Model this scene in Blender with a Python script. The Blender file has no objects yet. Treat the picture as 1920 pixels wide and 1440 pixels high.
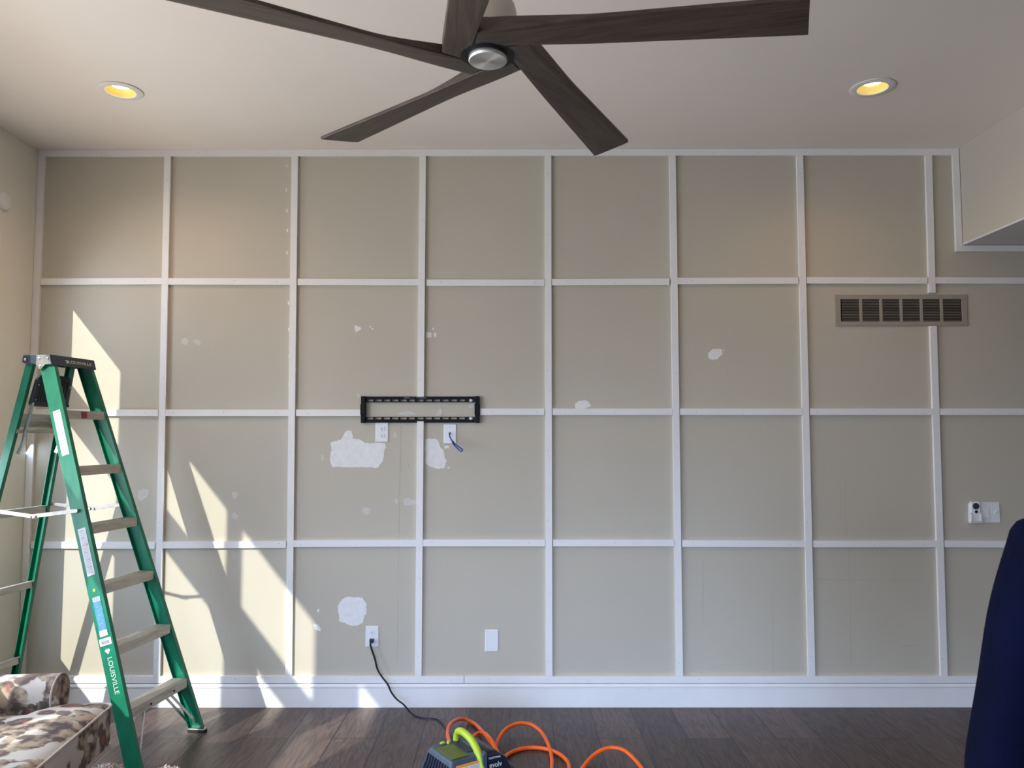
import bpy, bmesh, math, random
from mathutils import Vector, Matrix
from math import sin, cos, pi, radians
random.seed(7)
scene = bpy.context.scene
COL = scene.collection

# ------------------------------------------------------------ camera, sun, sky, exposure
F, PITCH, ROLL, YAW, CH, CD = 1460.2276, .06506, -.0008, -.00152, 1.65945, 4.88092
def cam_axes():
    fwd = Vector((sin(YAW)*cos(PITCH), cos(YAW)*cos(PITCH), sin(PITCH)))
    right = Vector((cos(YAW), -sin(YAW), 0)); up = right.cross(fwd)
    return fwd, cos(ROLL)*right+sin(ROLL)*up, -sin(ROLL)*right+cos(ROLL)*up
FWD, RIGHT, UP = cam_axes()
CAMP = Vector((0, -CD, CH))
cd = bpy.data.cameras.new('camera'); cam = bpy.data.objects.new('camera', cd); COL.objects.link(cam)
m = Matrix((RIGHT, UP, -FWD)).transposed().to_4x4(); m.translation = CAMP; cam.matrix_world = m
cd.sensor_width = 36; cd.lens = 36*F/1920; cd.clip_start = .05
cd.dof.use_dof = True; cd.dof.focus_distance = 4.7; cd.dof.aperture_fstop = 7
scene.camera = cam
vs = scene.view_settings
vs.view_transform = 'Standard'; vs.look = 'None'; vs.gamma = 1; vs.use_curve_mapping = False
vs.exposure = 0.22
scene.cycles.max_bounces = 8; scene.cycles.diffuse_bounces = 5; scene.cycles.sample_clamp_indirect = 6
scene.cycles.caustics_reflective = False; scene.cycles.caustics_refractive = False

SUN_DIR = Vector((.575, 1, -.72)).normalized()
sd = bpy.data.lights.new('sun', 'SUN'); sd.energy = 4.25; sd.angle = radians(.55); sd.color = (1, .99, .88)
so = bpy.data.objects.new('sun', sd); COL.objects.link(so)
so.rotation_euler = SUN_DIR.to_track_quat('-Z', 'Y').to_euler(); so.location = (-5, -6, 5)
wd = bpy.data.worlds.new('world'); scene.world = wd; wd.use_nodes = True
wd.node_tree.nodes['Background'].inputs[0].default_value = (.55, .7, 1, 1)
wd.node_tree.nodes['Background'].inputs[1].default_value = .6

XL, XR, H = -3.034, 2.855, 3.4805          # left wall, bulkhead face, ceiling
YB, XRR = -7.6, 6.2                        # wall behind the camera, far right wall
ZSOF = 2.855                               # underside of bulkhead
def area(name, loc, direction, sx, sy, power, color, spread=180):
    ld = bpy.data.lights.new(name, 'AREA'); ld.shape = 'RECTANGLE'; ld.size = sx; ld.size_y = sy
    ld.energy = power; ld.color = color; ld.spread = radians(spread)
    o = bpy.data.objects.new(name, ld); COL.objects.link(o); o.location = loc
    o.rotation_euler = Vector(direction).to_track_quat('-Z', 'Z').to_euler(); return o
# openings in the left wall: distance from the back wall (q0, q1), sill, head
WINS = []
for q0, q1 in ((.41, 1.03), (1.50, 2.23), (2.33, 3.20), (3.64, 4.41), (4.75, 5.5), (5.7, 6.6)):
    WINS.append((q0, q1, .58, 2.08)); WINS.append((q0, q1, 2.28, 2.80))
SKY = (.60, .76, 1.0)
for q0, q1, z0, z1 in WINS:      # daylight from the sky, one portal-sized light outside every opening
    a_ = (q1-q0)*(z1-z0)
    area('window_daylight', (XL-.12, -(q0+q1)/2, (z0+z1)/2), (1, .0, -.55), (q1-q0), (z1-z0), 21*a_, SKY, 150)
    area('ground_bounce_fill', (XL-.14, -(q0+q1)/2, (z0+z1)/2), (1, .0, .42), (q1-q0), (z1-z0), 9.5*a_, (1, .89, .74), 140)  # added warm upward fill standing in for light off the ground outside
# added cool fill from an invented opening behind the camera, aimed low
area('rear_fill_daylight', (-.4, YB-.1, 1.15), (.22, 1, -.75), 2.6, 2.1, 172, (.49, .66, 1.0), 85)

# ------------------------------------------------------------ pixel -> place on a measured plane
def ray(x, y): return FWD + RIGHT*((x-960)/F) - UP*((y-720)/F)
def onY(x, y, Y):
    d = ray(x, y); return CAMP + d*((Y+CD)/d.y)
def onZ(x, y, Z):
    d = ray(x, y); return CAMP + d*((Z-CH)/d.z)

# ------------------------------------------------------------ materials
def srgb(r, g, b):
    f = lambda c: (c/255/12.92 if c/255 <= .04045 else ((c/255+.055)/1.055)**2.4)
    return (f(r), f(g), f(b), 1)
def mat(name, col, rough=.6, metal=0, noise=.0, nscale=8, bump=0, bscale=60, spec=.5, stretch=None, emis=None, estr=0, sheen=0, col2=None):
    mt = bpy.data.materials.new(name); mt.use_nodes = True
    nt = mt.node_tree; N = nt.nodes; L = nt.links; b = N['Principled BSDF']
    b.inputs['Base Color'].default_value = col; b.inputs['Roughness'].default_value = rough
    b.inputs['Metallic'].default_value = metal; b.inputs['Specular IOR Level'].default_value = spec
    if sheen: b.inputs['Sheen Weight'].default_value = sheen
    tc = N.new('ShaderNodeTexCoord'); mp = N.new('ShaderNodeMapping'); L.new(tc.outputs['Object'], mp.inputs[0])
    if stretch: mp.inputs['Scale'].default_value = stretch
    if noise or col2:
        nz = N.new('ShaderNodeTexNoise'); nz.inputs['Scale'].default_value = nscale; nz.inputs['Detail'].default_value = 6
        L.new(mp.outputs[0], nz.inputs[0])
        cr = N.new('ShaderNodeValToRGB'); cr.color_ramp.elements[0].position = .3; cr.color_ramp.elements[1].position = .7
        c2 = col2 if col2 else tuple(min(1, c*(1+noise)) for c in col[:3])+(1,)
        c1 = col if col2 else tuple(c*(1-noise) for c in col[:3])+(1,)
        cr.color_ramp.elements[0].color = c1; cr.color_ramp.elements[1].color = c2
        L.new(nz.outputs['Fac'], cr.inputs[0]); L.new(cr.outputs[0], b.inputs['Base Color'])
    if bump:
        n2 = N.new('ShaderNodeTexNoise'); n2.inputs['Scale'].default_value = bscale; n2.inputs['Detail'].default_value = 4
        L.new(mp.outputs[0], n2.inputs[0]); bp = N.new('ShaderNodeBump'); bp.inputs['Strength'].default_value = bump
        bp.inputs['Distance'].default_value = .01
        L.new(n2.outputs['Fac'], bp.inputs['Height']); L.new(bp.outputs[0], b.inputs['Normal'])
    if emis:
        b.inputs['Emission Color'].default_value = emis; b.inputs['Emission Strength'].default_value = estr
    return mt
M = {}
M['wall'] = mat('beige_wall_paint', (.525, .485, .40, 1), .55, noise=.025, nscale=1.3, bump=.04, bscale=180, spec=.35)
M['leftwall'] = mat('greige_wall_paint', (.78, .755, .68, 1), .6, noise=.02, nscale=1.1, bump=.04, bscale=180, spec=.3)
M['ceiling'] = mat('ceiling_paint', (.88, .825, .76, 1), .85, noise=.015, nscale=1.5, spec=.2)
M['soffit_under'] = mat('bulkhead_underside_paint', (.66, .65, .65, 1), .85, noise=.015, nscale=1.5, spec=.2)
M['trim'] = mat('primed_white_trim', (.82, .81, .80, 1), .45, noise=.02, nscale=7)
M['nail'] = mat('nail_hole', (.25, .23, .22, 1), .8)
M['white_plastic'] = mat('white_plastic', (.80, .81, .82, 1), .3, noise=.01)
M['putty'] = mat('white_spackle', (.80, .80, .79, 1), .8, noise=.05, nscale=30, bump=.2, bscale=60)
M['thinputty'] = mat('thin_spackle_film', (.60, .58, .54, 1), .75, noise=.07, nscale=60)
M['pencil'] = mat('pencil_line', (.27, .25, .23, 1), .8)
M['black'] = mat('black_powder_coat', (.003, .0035, .005, 1), .45, spec=.2, bump=.05, bscale=400)
M['darkslot'] = mat('dark_slot', (.01, .01, .01, 1), .7)
M['steel'] = mat('zinc_steel', (.55, .55, .53, 1), .35, metal=1, noise=.15, nscale=30)
M['alu'] = mat('brushed_aluminium', (.50, .47, .41, 1), .5, metal=.6, noise=.18, nscale=9, stretch=(6, 1, 6), bump=.08, bscale=120)
M['green'] = mat('green_fibreglass', (.001, .165, .088, 1), .42, noise=.18, nscale=25, bump=.06, bscale=250, stretch=(1, 1, .3))
M['navyplastic'] = mat('dark_slate_plastic', (.028, .040, .066, 1), .45, bump=.06, bscale=200)
M['trayplastic'] = mat('dark_ribbed_plastic', (.022, .032, .040, 1), .5, bump=.1, bscale=120)
M['sticker'] = mat('white_sticker', (.62, .61, .62, 1), .6)
M['ink'] = mat('grey_ink', (.30, .30, .36, 1), .6)
M['redink'] = mat('red_sticker', (.30, .05, .05, 1), .6)
M['orangeink'] = mat('orange_sticker', (.75, .30, .05, 1), .6)
M['bluesticker'] = mat('blue_sticker', (.045, .24, .38, 1), .45, noise=.15, nscale=60)
M['yellowdot'] = mat('yellow_dot', (.5, .8, .08, 1), .5)
M['logo'] = mat('silver_lettering', (.62, .64, .64, 1), .5)
M['rubber'] = mat('black_rubber', (.012, .012, .013, 1), .6)
M['cord'] = mat('black_cord', (.006, .007, .01, 1), .35)
M['hose'] = mat('orange_hose', (.88, .125, .01, 1), .38, noise=.06, nscale=20)
M['bluecable'] = mat('blue_cable', (.005, .035, .30, 1), .35)
M['grille'] = mat('beige_grille_paint', (.34, .305, .25, 1), .5, noise=.03)
M['slotdark'] = mat('duct_shade', (.012, .010, .009, 1), .9)  # near-black colour stands in for the shade inside the duct
M['nickel'] = mat('satin_nickel', (.50, .46, .40, 1), .38, metal=.85)
M['canyellow'] = mat('glowing_cone_baffle', (.62, .50, .16, 1), .35, emis=(1, .78, .22, 1), estr=.25)  # faint emission added so the baffle looks lit by the lens
M['lens'] = mat('lamp_lens', (1, 1, 1, 1), .4, emis=(1, .86, .62, 1), estr=5)
M['compbody'] = mat('slate_blue_plastic', (.052, .074, .105, 1), .42, bump=.05, bscale=200)
M['compdark'] = mat('navy_black_plastic', (.010, .012, .028, 1), .35, bump=.05, bscale=200)
M['olive'] = mat('olive_panel', (.085, .115, .018, 1), .35, noise=.08)
M['lime'] = mat('lime_plastic', (.42, .55, .035, 1), .35, noise=.05)
M['lightink'] = mat('pale_print', (.55, .58, .62, 1), .5)
M['navyfabric'] = mat('navy_fleece', (.0007, .0022, .015, 1), .9, noise=.25, nscale=5, bump=.25, bscale=160, spec=.1, sheen=.0)
M['jeans'] = mat('dark_denim', (.02, .028, .05, 1), .85, noise=.2, nscale=60, bump=.2, bscale=200)
M['skin'] = mat('skin', (.55, .30, .21, 1), .5, noise=.05, nscale=10)
M['hair'] = mat('brown_hair', (.05, .028, .015, 1), .6, noise=.3, nscale=40, bump=.6, bscale=60, stretch=(1, 1, .2))
M['eyewhite'] = mat('eye_white', (.8, .8, .8, 1), .2)
M['woodleg'] = mat('dark_wood', (.05, .03, .02, 1), .4, noise=.3, nscale=20)
M['piping'] = mat('cream_piping', (.46, .40, .36, 1), .8, noise=.1, nscale=80)

def blade_mat():
    mt = bpy.data.materials.new('weathered_wood_blade'); mt.use_nodes = True
    N = mt.node_tree.nodes; L = mt.node_tree.links; b = N['Principled BSDF']
    tc = N.new('ShaderNodeTexCoord'); mp = N.new('ShaderNodeMapping'); mp.inputs['Scale'].default_value = (2.2, 34, 34)
    nz = N.new('ShaderNodeTexNoise'); nz.inputs['Scale'].default_value = 2.2; nz.inputs['Detail'].default_value = 9; nz.inputs['Roughness'].default_value = .6
    nz.inputs['Distortion'].default_value = .5
    cr = N.new('ShaderNodeValToRGB'); e = cr.color_ramp.elements
    e[0].position = .3; e[0].color = (.034, .022, .015, 1); e[1].position = .72; e[1].color = (.095, .068, .046, 1)
    L.new(tc.outputs['Object'], mp.inputs[0]); L.new(mp.outputs[0], nz.inputs[0]); L.new(nz.outputs['Fac'], cr.inputs[0])
    L.new(cr.outputs[0], b.inputs['Base Color']); b.inputs['Roughness'].default_value = .5
    bp = N.new('ShaderNodeBump'); bp.inputs['Strength'].default_value = .15; bp.inputs['Distance'].default_value = .004
    L.new(nz.outputs['Fac'], bp.inputs['Height']); L.new(bp.outputs[0], b.inputs['Normal'])
    return mt
M['blade'] = blade_mat()

def disc_mat():
    mt = bpy.data.materials.new('spun_nickel_disc'); mt.use_nodes = True
    N = mt.node_tree.nodes; L = mt.node_tree.links; b = N['Principled BSDF']
    b.inputs['Base Color'].default_value = (.62, .60, .57, 1); b.inputs['Metallic'].default_value = 1
    b.inputs['Roughness'].default_value = .34; b.inputs['Anisotropic'].default_value = .9
    t = N.new('ShaderNodeTangent'); t.direction_type = 'RADIAL'; t.axis = 'Z'
    L.new(t.outputs[0], b.inputs['Tangent']); return mt
M['disc'] = disc_mat()

def floor_mat():
    mt = bpy.data.materials.new('dark_plank_floor'); mt.use_nodes = True
    N = mt.node_tree.nodes; L = mt.node_tree.links; b = N['Principled BSDF']
    tc = N.new('ShaderNodeTexCoord')
    rot = N.new('ShaderNodeMapping'); rot.inputs['Rotation'].default_value = (0, 0, radians(90)); rot.inputs['Location'].default_value = (.35, .02, 0)
    L.new(tc.outputs['Object'], rot.inputs[0])
    br = N.new('ShaderNodeTexBrick'); br.inputs['Scale'].default_value = 1; br.inputs['Brick Width'].default_value = 1.35
    br.inputs['Row Height'].default_value = .243; br.inputs['Mortar Size'].default_value = .0028; br.inputs['Mortar Smooth'].default_value = .2
    br.offset = .37; br.offset_frequency = 2; br.squash = 1
    br.inputs['Color1'].default_value = (0, 0, 0, 1); br.inputs['Color2'].default_value = (1, 1, 1, 1); br.inputs['Mortar'].default_value = (.5, .5, .5, 1)
    L.new(rot.outputs[0], br.inputs['Vector'])
    # grain, shifted from board to board
    sh = N.new('ShaderNodeVectorMath'); sh.operation = 'MULTIPLY_ADD'
    L.new(br.outputs['Color'], sh.inputs[0]); sh.inputs[1].default_value = (7, 3, 5); L.new(rot.outputs[0], sh.inputs[2])
    mp = N.new('ShaderNodeMapping'); mp.inputs['Scale'].default_value = (.9, 7, 1); L.new(sh.outputs[0], mp.inputs[0])
    nz = N.new('ShaderNodeTexNoise'); nz.inputs['Scale'].default_value = 2.0; nz.inputs['Detail'].default_value = 3; nz.inputs['Distortion'].default_value = .6
    L.new(mp.outputs[0], nz.inputs[0])
    rings = N.new('ShaderNodeMath'); rings.operation = 'MULTIPLY'; rings.inputs[1].default_value = 16; L.new(nz.outputs['Fac'], rings.inputs[0])
    fr = N.new('ShaderNodeMath'); fr.operation = 'PINGPONG'; fr.inputs[1].default_value = 1; L.new(rings.outputs[0], fr.inputs[0])
    mp2 = N.new('ShaderNodeMapping'); mp2.inputs['Scale'].default_value = (3, 60, 1); L.new(sh.outputs[0], mp2.inputs[0])
    fine = N.new('ShaderNodeTexNoise'); fine.inputs['Scale'].default_value = 3; fine.inputs['Detail'].default_value = 8; L.new(mp2.outputs[0], fine.inputs[0])
    mix = N.new('ShaderNodeMix'); mix.data_type = 'FLOAT'; mix.inputs[0].default_value = .66
    L.new(fr.outputs[0], mix.inputs[2]); L.new(fine.outputs['Fac'], mix.inputs[3])
    cr = N.new('ShaderNodeValToRGB'); e = cr.color_ramp.elements
    e[0].position = .2; e[0].color = (.040, .027, .025, 1); e[1].position = .8; e[1].color = (.125, .088, .077, 1)
    L.new(mix.outputs[0], cr.inputs[0])
    # board to board tone
    tone = N.new('ShaderNodeMapRange'); tone.inputs['To Min'].default_value = .70; tone.inputs['To Max'].default_value = 1.32; L.new(br.outputs['Color'], tone.inputs['Value'])
    mul = N.new('ShaderNodeVectorMath'); mul.operation = 'SCALE'; L.new(cr.outputs[0], mul.inputs[0]); L.new(tone.outputs[0], mul.inputs['Scale'])
    seam = N.new('ShaderNodeMix'); seam.data_type = 'RGBA'; L.new(br.outputs['Fac'], seam.inputs[0])
    L.new(mul.outputs[0], seam.inputs[6]); seam.inputs[7].default_value = (.012, .009, .009, 1)
    L.new(seam.outputs[2], b.inputs['Base Color'])
    b.inputs['Roughness'].default_value = .40; b.inputs['Specular IOR Level'].default_value = .35
    bp = N.new('ShaderNodeBump'); bp.inputs['Strength'].default_value = .12; bp.inputs['Distance'].default_value = .003
    L.new(fine.outputs['Fac'], bp.inputs['Height']); L.new(bp.outputs[0], b.inputs['Normal'])
    return mt
M['floor'] = floor_mat()

def fabric_mat():
    mt = bpy.data.materials.new('ikat_print_fabric'); mt.use_nodes = True
    N = mt.node_tree.nodes; L = mt.node_tree.links; b = N['Principled BSDF']
    tc = N.new('ShaderNodeTexCoord')
    nz = N.new('ShaderNodeTexNoise'); nz.inputs['Scale'].default_value = 9; nz.inputs['Detail'].default_value = 4
    L.new(tc.outputs['Object'], nz.inputs[0])
    dis = N.new('ShaderNodeVectorMath'); dis.operation = 'MULTIPLY_ADD'; dis.inputs[1].default_value = (.09, .09, .09)
    L.new(nz.outputs['Color'], dis.inputs[0]); L.new(tc.outputs['Object'], dis.inputs[2])
    v = N.new('ShaderNodeTexVoronoi'); v.inputs['Scale'].default_value = 10.5; L.new(dis.outputs[0], v.inputs['Vector'])
    cr = N.new('ShaderNodeValToRGB'); cr.color_ramp.interpolation = 'LINEAR'
    stops = [(0, (.36, .12, .10, 1)), (.19, (.36, .13, .11, 1)), (.23, (.135, .105, .10, 1)), (.38, (.17, .135, .13, 1)),
             (.42, (.44, .36, .27, 1)), (.47, (.56, .52, .47, 1)), (1, (.60, .57, .53, 1))]
    el = cr.color_ramp.elements
    el[0].position, el[0].color = stops[0][0], stops[0][1]; el[1].position, el[1].color = 1, stops[-1][1]
    for p_, c_ in stops[1:-1]:
        q = el.new(p_); q.color = c_
    L.new(v.outputs['Distance'], cr.inputs[0])
    n2 = N.new('ShaderNodeTexNoise'); n2.inputs['Scale'].default_value = 5.5; n2.inputs['Detail'].default_value = 3; n2.inputs['Distortion'].default_value = 1.2
    L.new(tc.outputs['Object'], n2.inputs[0])
    c2 = N.new('ShaderNodeValToRGB'); e = c2.color_ramp.elements; e[0].position = .475; e[0].color = (0, 0, 0, 1); e[1].position = .50; e[1].color = (1, 1, 1, 1)
    L.new(n2.outputs['Fac'], c2.inputs[0])
    n3 = N.new('ShaderNodeTexNoise'); n3.inputs['Scale'].default_value = 22; n3.inputs['Detail'].default_value = 3; L.new(tc.outputs['Object'], n3.inputs[0])
    c3 = N.new('ShaderNodeValToRGB'); e = c3.color_ramp.elements; e[0].position = .40; e[0].color = (.11, .085, .08, 1); e[1].position = .60; e[1].color = (.42, .34, .25, 1)
    L.new(n3.outputs['Fac'], c3.inputs[0])
    mx = N.new('ShaderNodeMix'); mx.data_type = 'RGBA'; L.new(c2.outputs[0], mx.inputs[0]); L.new(cr.outputs[0], mx.inputs[6]); L.new(c3.outputs[0], mx.inputs[7])
    L.new(mx.outputs[2], b.inputs['Base Color']); b.inputs['Roughness'].default_value = .9; b.inputs['Specular IOR Level'].default_value = .2
    w = N.new('ShaderNodeTexNoise'); w.inputs['Scale'].default_value = 300; L.new(tc.outputs['Object'], w.inputs[0])
    bp = N.new('ShaderNodeBump'); bp.inputs['Strength'].default_value = .25; bp.inputs['Distance'].default_value = .003
    L.new(w.outputs['Fac'], bp.inputs['Height']); L.new(bp.outputs[0], b.inputs['Normal'])
    return mt
M['fabric'] = fabric_mat()
M['fur'] = mat('curly_pile', (.27, .19, .17, 1), .95, noise=.35, nscale=40, spec=.1, col2=(.52, .43, .39, 1))

# ------------------------------------------------------------ mesh helpers
class MB:
    def __init__(s): s.v = []; s.f = []; s.m = []
    def add(s, vs_, fs, mi=0):
        n = len(s.v); s.v += [tuple(p) for p in vs_]; s.f += [tuple(i+n for i in f) for f in fs]; s.m += [mi]*len(fs); return s
    def box(s, c, d, rot=None, mi=0):
        c = Vector(c); P = []
        for z in (-1, 1):
            for y in (-1, 1):
                for x in (-1, 1):
                    p = Vector((x*d[0]/2, y*d[1]/2, z*d[2]/2))
                    if rot is not None: p = rot @ p
                    P.append(c+p)
        return s.add(P, [(0, 2, 3, 1), (4, 5, 7, 6), (0, 1, 5, 4), (2, 6, 7, 3), (0, 4, 6, 2), (1, 3, 7, 5)], mi)
    def bar(s, a, b, w, t, side=(0, 0, 1), mi=0):       # flat bar from a to b, t measured along side
        a, b = Vector(a), Vector(b); d = (b-a).normalized(); sd_ = Vector(side); sd_ = (sd_-d*sd_.dot(d)).normalized(); o = d.cross(sd_)
        P = [q+o*(i*w/2)+sd_*(j*t/2) for q in (a, b) for i, j in ((-1, -1), (1, -1), (1, 1), (-1, 1))]
        return s.add(P, [(3, 2, 1, 0), (4, 5, 6, 7), (0, 1, 5, 4), (1, 2, 6, 5), (2, 3, 7, 6), (3, 0, 4, 7)], mi)
    def loft(s, rings, mi=0, cap=True, closed=True):
        n = len(rings[0]); P = [p for r in rings for p in r]; fs = []
        for i in range(len(rings)-1):
            for j in range(n if closed else n-1):
                k = (j+1) % n; fs.append((i*n+j, i*n+k, (i+1)*n+k, (i+1)*n+j))
        if cap: fs.append(tuple(range(n))[::-1]); fs.append(tuple((len(rings)-1)*n+j for j in range(n)))
        return s.add(P, fs, mi)
    def prism(s, pts, a, b, mi=0):                      # pts: 2D list; a,b functions (x,y)->Vector for the two ends
        return s.loft([[a(*p) for p in pts], [b(*p) for p in pts]], mi)
    def tube(s, pts, r, n=10, mi=0):
        pts = [Vector(p) for p in pts]; rings = []; up = None
        for i, p in enumerate(pts):
            t = (pts[min(i+1, len(pts)-1)]-pts[max(i-1, 0)])
            t = t.normalized() if t.length > 1e-9 else Vector((0, 0, 1))
            if up is None: up = t.orthogonal().normalized()
            up = (up-t*up.dot(t)); up = up.normalized() if up.length > 1e-6 else t.orthogonal().normalized()
            w = t.cross(up); rr = r[i] if isinstance(r, (list, tuple)) else r
            rings.append([p+up*(rr*cos(2*pi*k/n))+w*(rr*sin(2*pi*k/n)) for k in range(n)])
        return s.loft(rings, mi)
    def lathe(s, prof, c=(0, 0, 0), axis='z', n=32, mi=0, cap=True):
        rings = []
        for r, h in prof:
            R = []
            for k in range(n):
                a = 2*pi*k/n; p = (r*cos(a), r*sin(a), h)
                if axis == 'y': p = (p[0], p[2], p[1])
                if axis == 'x': p = (p[2], p[0], p[1])
                R.append(Vector(p)+Vector(c))
            rings.append(R)
        return s.loft(rings, mi, cap)
    def ball(s, c, r, mi=0, n=12, k=8):
        prof = [(max(1e-4, sin(pi*i/k)), -cos(pi*i/k)) for i in range(k+1)]
        r = r if isinstance(r, (tuple, list)) else (r, r, r)
        rings = [[(c[0]+a*cos(2*pi*j/n)*r[0], c[1]+a*sin(2*pi*j/n)*r[1], c[2]+h_*r[2]) for j in range(n)] for a, h_ in prof]
        return s.loft(rings, mi)
def link(name, mb, mats, parent=None, smooth=False, bevel=0, seg=2, sub=0, loc=None, rot=None):
    me = bpy.data.meshes.new(name); me.from_pydata([tuple(v) for v in mb.v], [], mb.f); me.update()
    bm = bmesh.new(); bm.from_mesh(me); bmesh.ops.recalc_face_normals(bm, faces=bm.faces); bm.to_mesh(me); bm.free()
    for x in (mats if isinstance(mats, list) else [mats]): me.materials.append(M[x] if isinstance(x, str) else x)
    for p, mi in zip(me.polygons, mb.m): p.material_index = mi; p.use_smooth = smooth
    o = bpy.data.objects.new(name, me); COL.objects.link(o)
    if parent is not None: o.parent = parent
    if loc is not None: o.location = loc
    if rot is not None: o.rotation_euler = rot
    if bevel:
        b = o.modifiers.new('bevel', 'BEVEL'); b.width = bevel; b.segments = seg; b.limit_method = 'ANGLE'; b.angle_limit = radians(35)
    if sub:
        b = o.modifiers.new('sub', 'SUBSURF'); b.levels = sub; b.render_levels = sub
    if smooth and not sub:
        try: me.set_sharp_from_angle(angle=radians(40))
        except Exception: pass
    return o
def empty(name, loc, label, cat, rotz=0, group=None):
    o = bpy.data.objects.new(name, None); o.empty_display_size = .1; COL.objects.link(o); o.location = loc; o.rotation_euler = (0, 0, rotz)
    return tag(o, label, cat, group)
def tag(o, label, cat, group=None):
    o['label'] = label; o['category'] = cat
    if group: o['group'] = group
    return o
def struct(name, mb, mats, label=None, **k):
    o = link(name, mb, mats, **k); o['kind'] = 'structure'
    if label: o['label'] = label
    return o
def text_mb(body, size, depth=.0006):
    c = bpy.data.curves.new('lettering', 'FONT'); c.body = body; c.size = size; c.extrude = depth; c.align_x = 'CENTER'; c.align_y = 'CENTER'; c.resolution_u = 3
    o = bpy.data.objects.new('lettering', c); COL.objects.link(o); bpy.context.view_layer.update()
    me = bpy.data.meshes.new_from_object(o.evaluated_get(bpy.context.evaluated_depsgraph_get()))
    mb = MB(); mb.add([v.co.copy() for v in me.vertices], [tuple(p.vertices) for p in me.polygons])
    bpy.data.objects.remove(o); bpy.data.curves.remove(c); bpy.data.meshes.remove(me)
    return mb
def xf(mb, mtx):
    mb.v = [tuple(mtx @ Vector(p)) for p in mb.v]; return mb
def frame(ex, ey, ez, o):
    m_ = Matrix((Vector(ex), Vector(ey), Vector(ez))).transposed().to_4x4(); m_.translation = Vector(o); return m_
def catmull(P, n=8):
    P = [Vector(p) for p in P]; out = []
    for i in range(len(P)-1):
        p0, p1, p2, p3 = P[max(i-1, 0)], P[i], P[i+1], P[min(i+2, len(P)-1)]
        for k in range(n):
            t = k/n; out.append(.5*((2*p1)+(p2-p0)*t+(2*p0-5*p1+4*p2-p3)*t*t+(3*p1-p0-3*p2+p3)*t**3))
    out.append(P[-1]); return out

# ------------------------------------------------------------ room shell
b = MB(); b.box(((XL+XRR)/2, YB/2, -.05), (XRR-XL+.4, -YB+.4, .1)); struct('floor', b, 'floor', 'dark brown wide plank floor')
b = MB(); b.box(((XL+XRR)/2, YB/2, H+.05), (XRR-XL+.4, -YB+.4, .1)); struct('ceiling', b, 'ceiling')
b = MB(); b.box(((XL+XRR)/2, .05, H/2), (XRR-XL+.4, .1, H)); wall_back = struct('wall_back', b, 'wall', 'beige wall covered with a grid of white battens')
b = MB(); b.box((XRR+.05, YB/2, H/2), (.1, -YB, H)); struct('wall_right', b, 'wall')
# wall behind the camera, with an opening added for the rear fill light
b = MB()
b.box(((XL-1.7)/2, YB-.05, H/2), (-1.7-XL, .1, H)); b.box(((.9+XRR)/2, YB-.05, H/2), (XRR-.9, .1, H))
b.box((-.4, YB-.05, .03), (2.6, .1, .06)); b.box((-.4, YB-.05, (2.25+H)/2), (2.6, .1, H-2.25)); struct('wall_rear', b, 'wall')
# left wall as a thin skin with openings
b = MB(); T = .03
segs = sorted({(w[0], w[1]) for w in WINS}); q = 0
def lw(q0, q1, z0, z1):
    b.box((XL-T/2, -(q0+q1)/2, (z0+z1)/2), (T, q1-q0, z1-z0))
for q0, q1 in segs:
    lw(q, q0, 0, H); lw(q0, q1, 0, .58); lw(q0, q1, 2.08, 2.28); lw(q0, q1, 2.80, H); q = q1
lw(q, -YB, 0, H); struct('wall_left', b, 'leftwall')
wi = 1
for q0, q1, z0, z1 in WINS:
    b = MB(); w_ = .02
    for (a, c, d, e) in ((q0-.05, q0, z0-.05, z1+.05), (q1, q1+.05, z0-.05, z1+.05), (q0, q1, z0-.05, z0), (q0, q1, z1, z1+.05)):
        b.box((XL+.008, -(a+c)/2, (d+e)/2), (.016, c-a, e-d))
    struct('window_%d' % wi, b, 'trim'); wi += 1
b = MB()  # trim around the added, unseen rear opening
for (x0, x1, z0, z1) in ((-1.78, -1.7, .0, 2.33), (.9, .98, .0, 2.33), (-1.7, .9, 2.25, 2.33), (-.42, -.38, .06, 2.25)):
    b.box(((x0+x1)/2, YB+.012, (z0+z1)/2), (x1-x0, .024, z1-z0))
struct('window_%d' % wi, b, 'trim')
# bulkhead
b = MB(); xr0 = XR-.008
b.box(((xr0+XRR)/2, YB/2, (ZSOF+.012+H)/2), (XRR-xr0, -YB, H-ZSOF-.012)); struct('wall_bulkhead', b, 'wall', 'beige boxed-in bulkhead under the ceiling')
b = MB(); b.box(((xr0+XRR)/2, YB/2, ZSOF+.006), (XRR-xr0, -YB, .012)); struct('ceiling_bulkhead', b, 'soffit_under', 'pale underside of the bulkhead')

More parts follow.
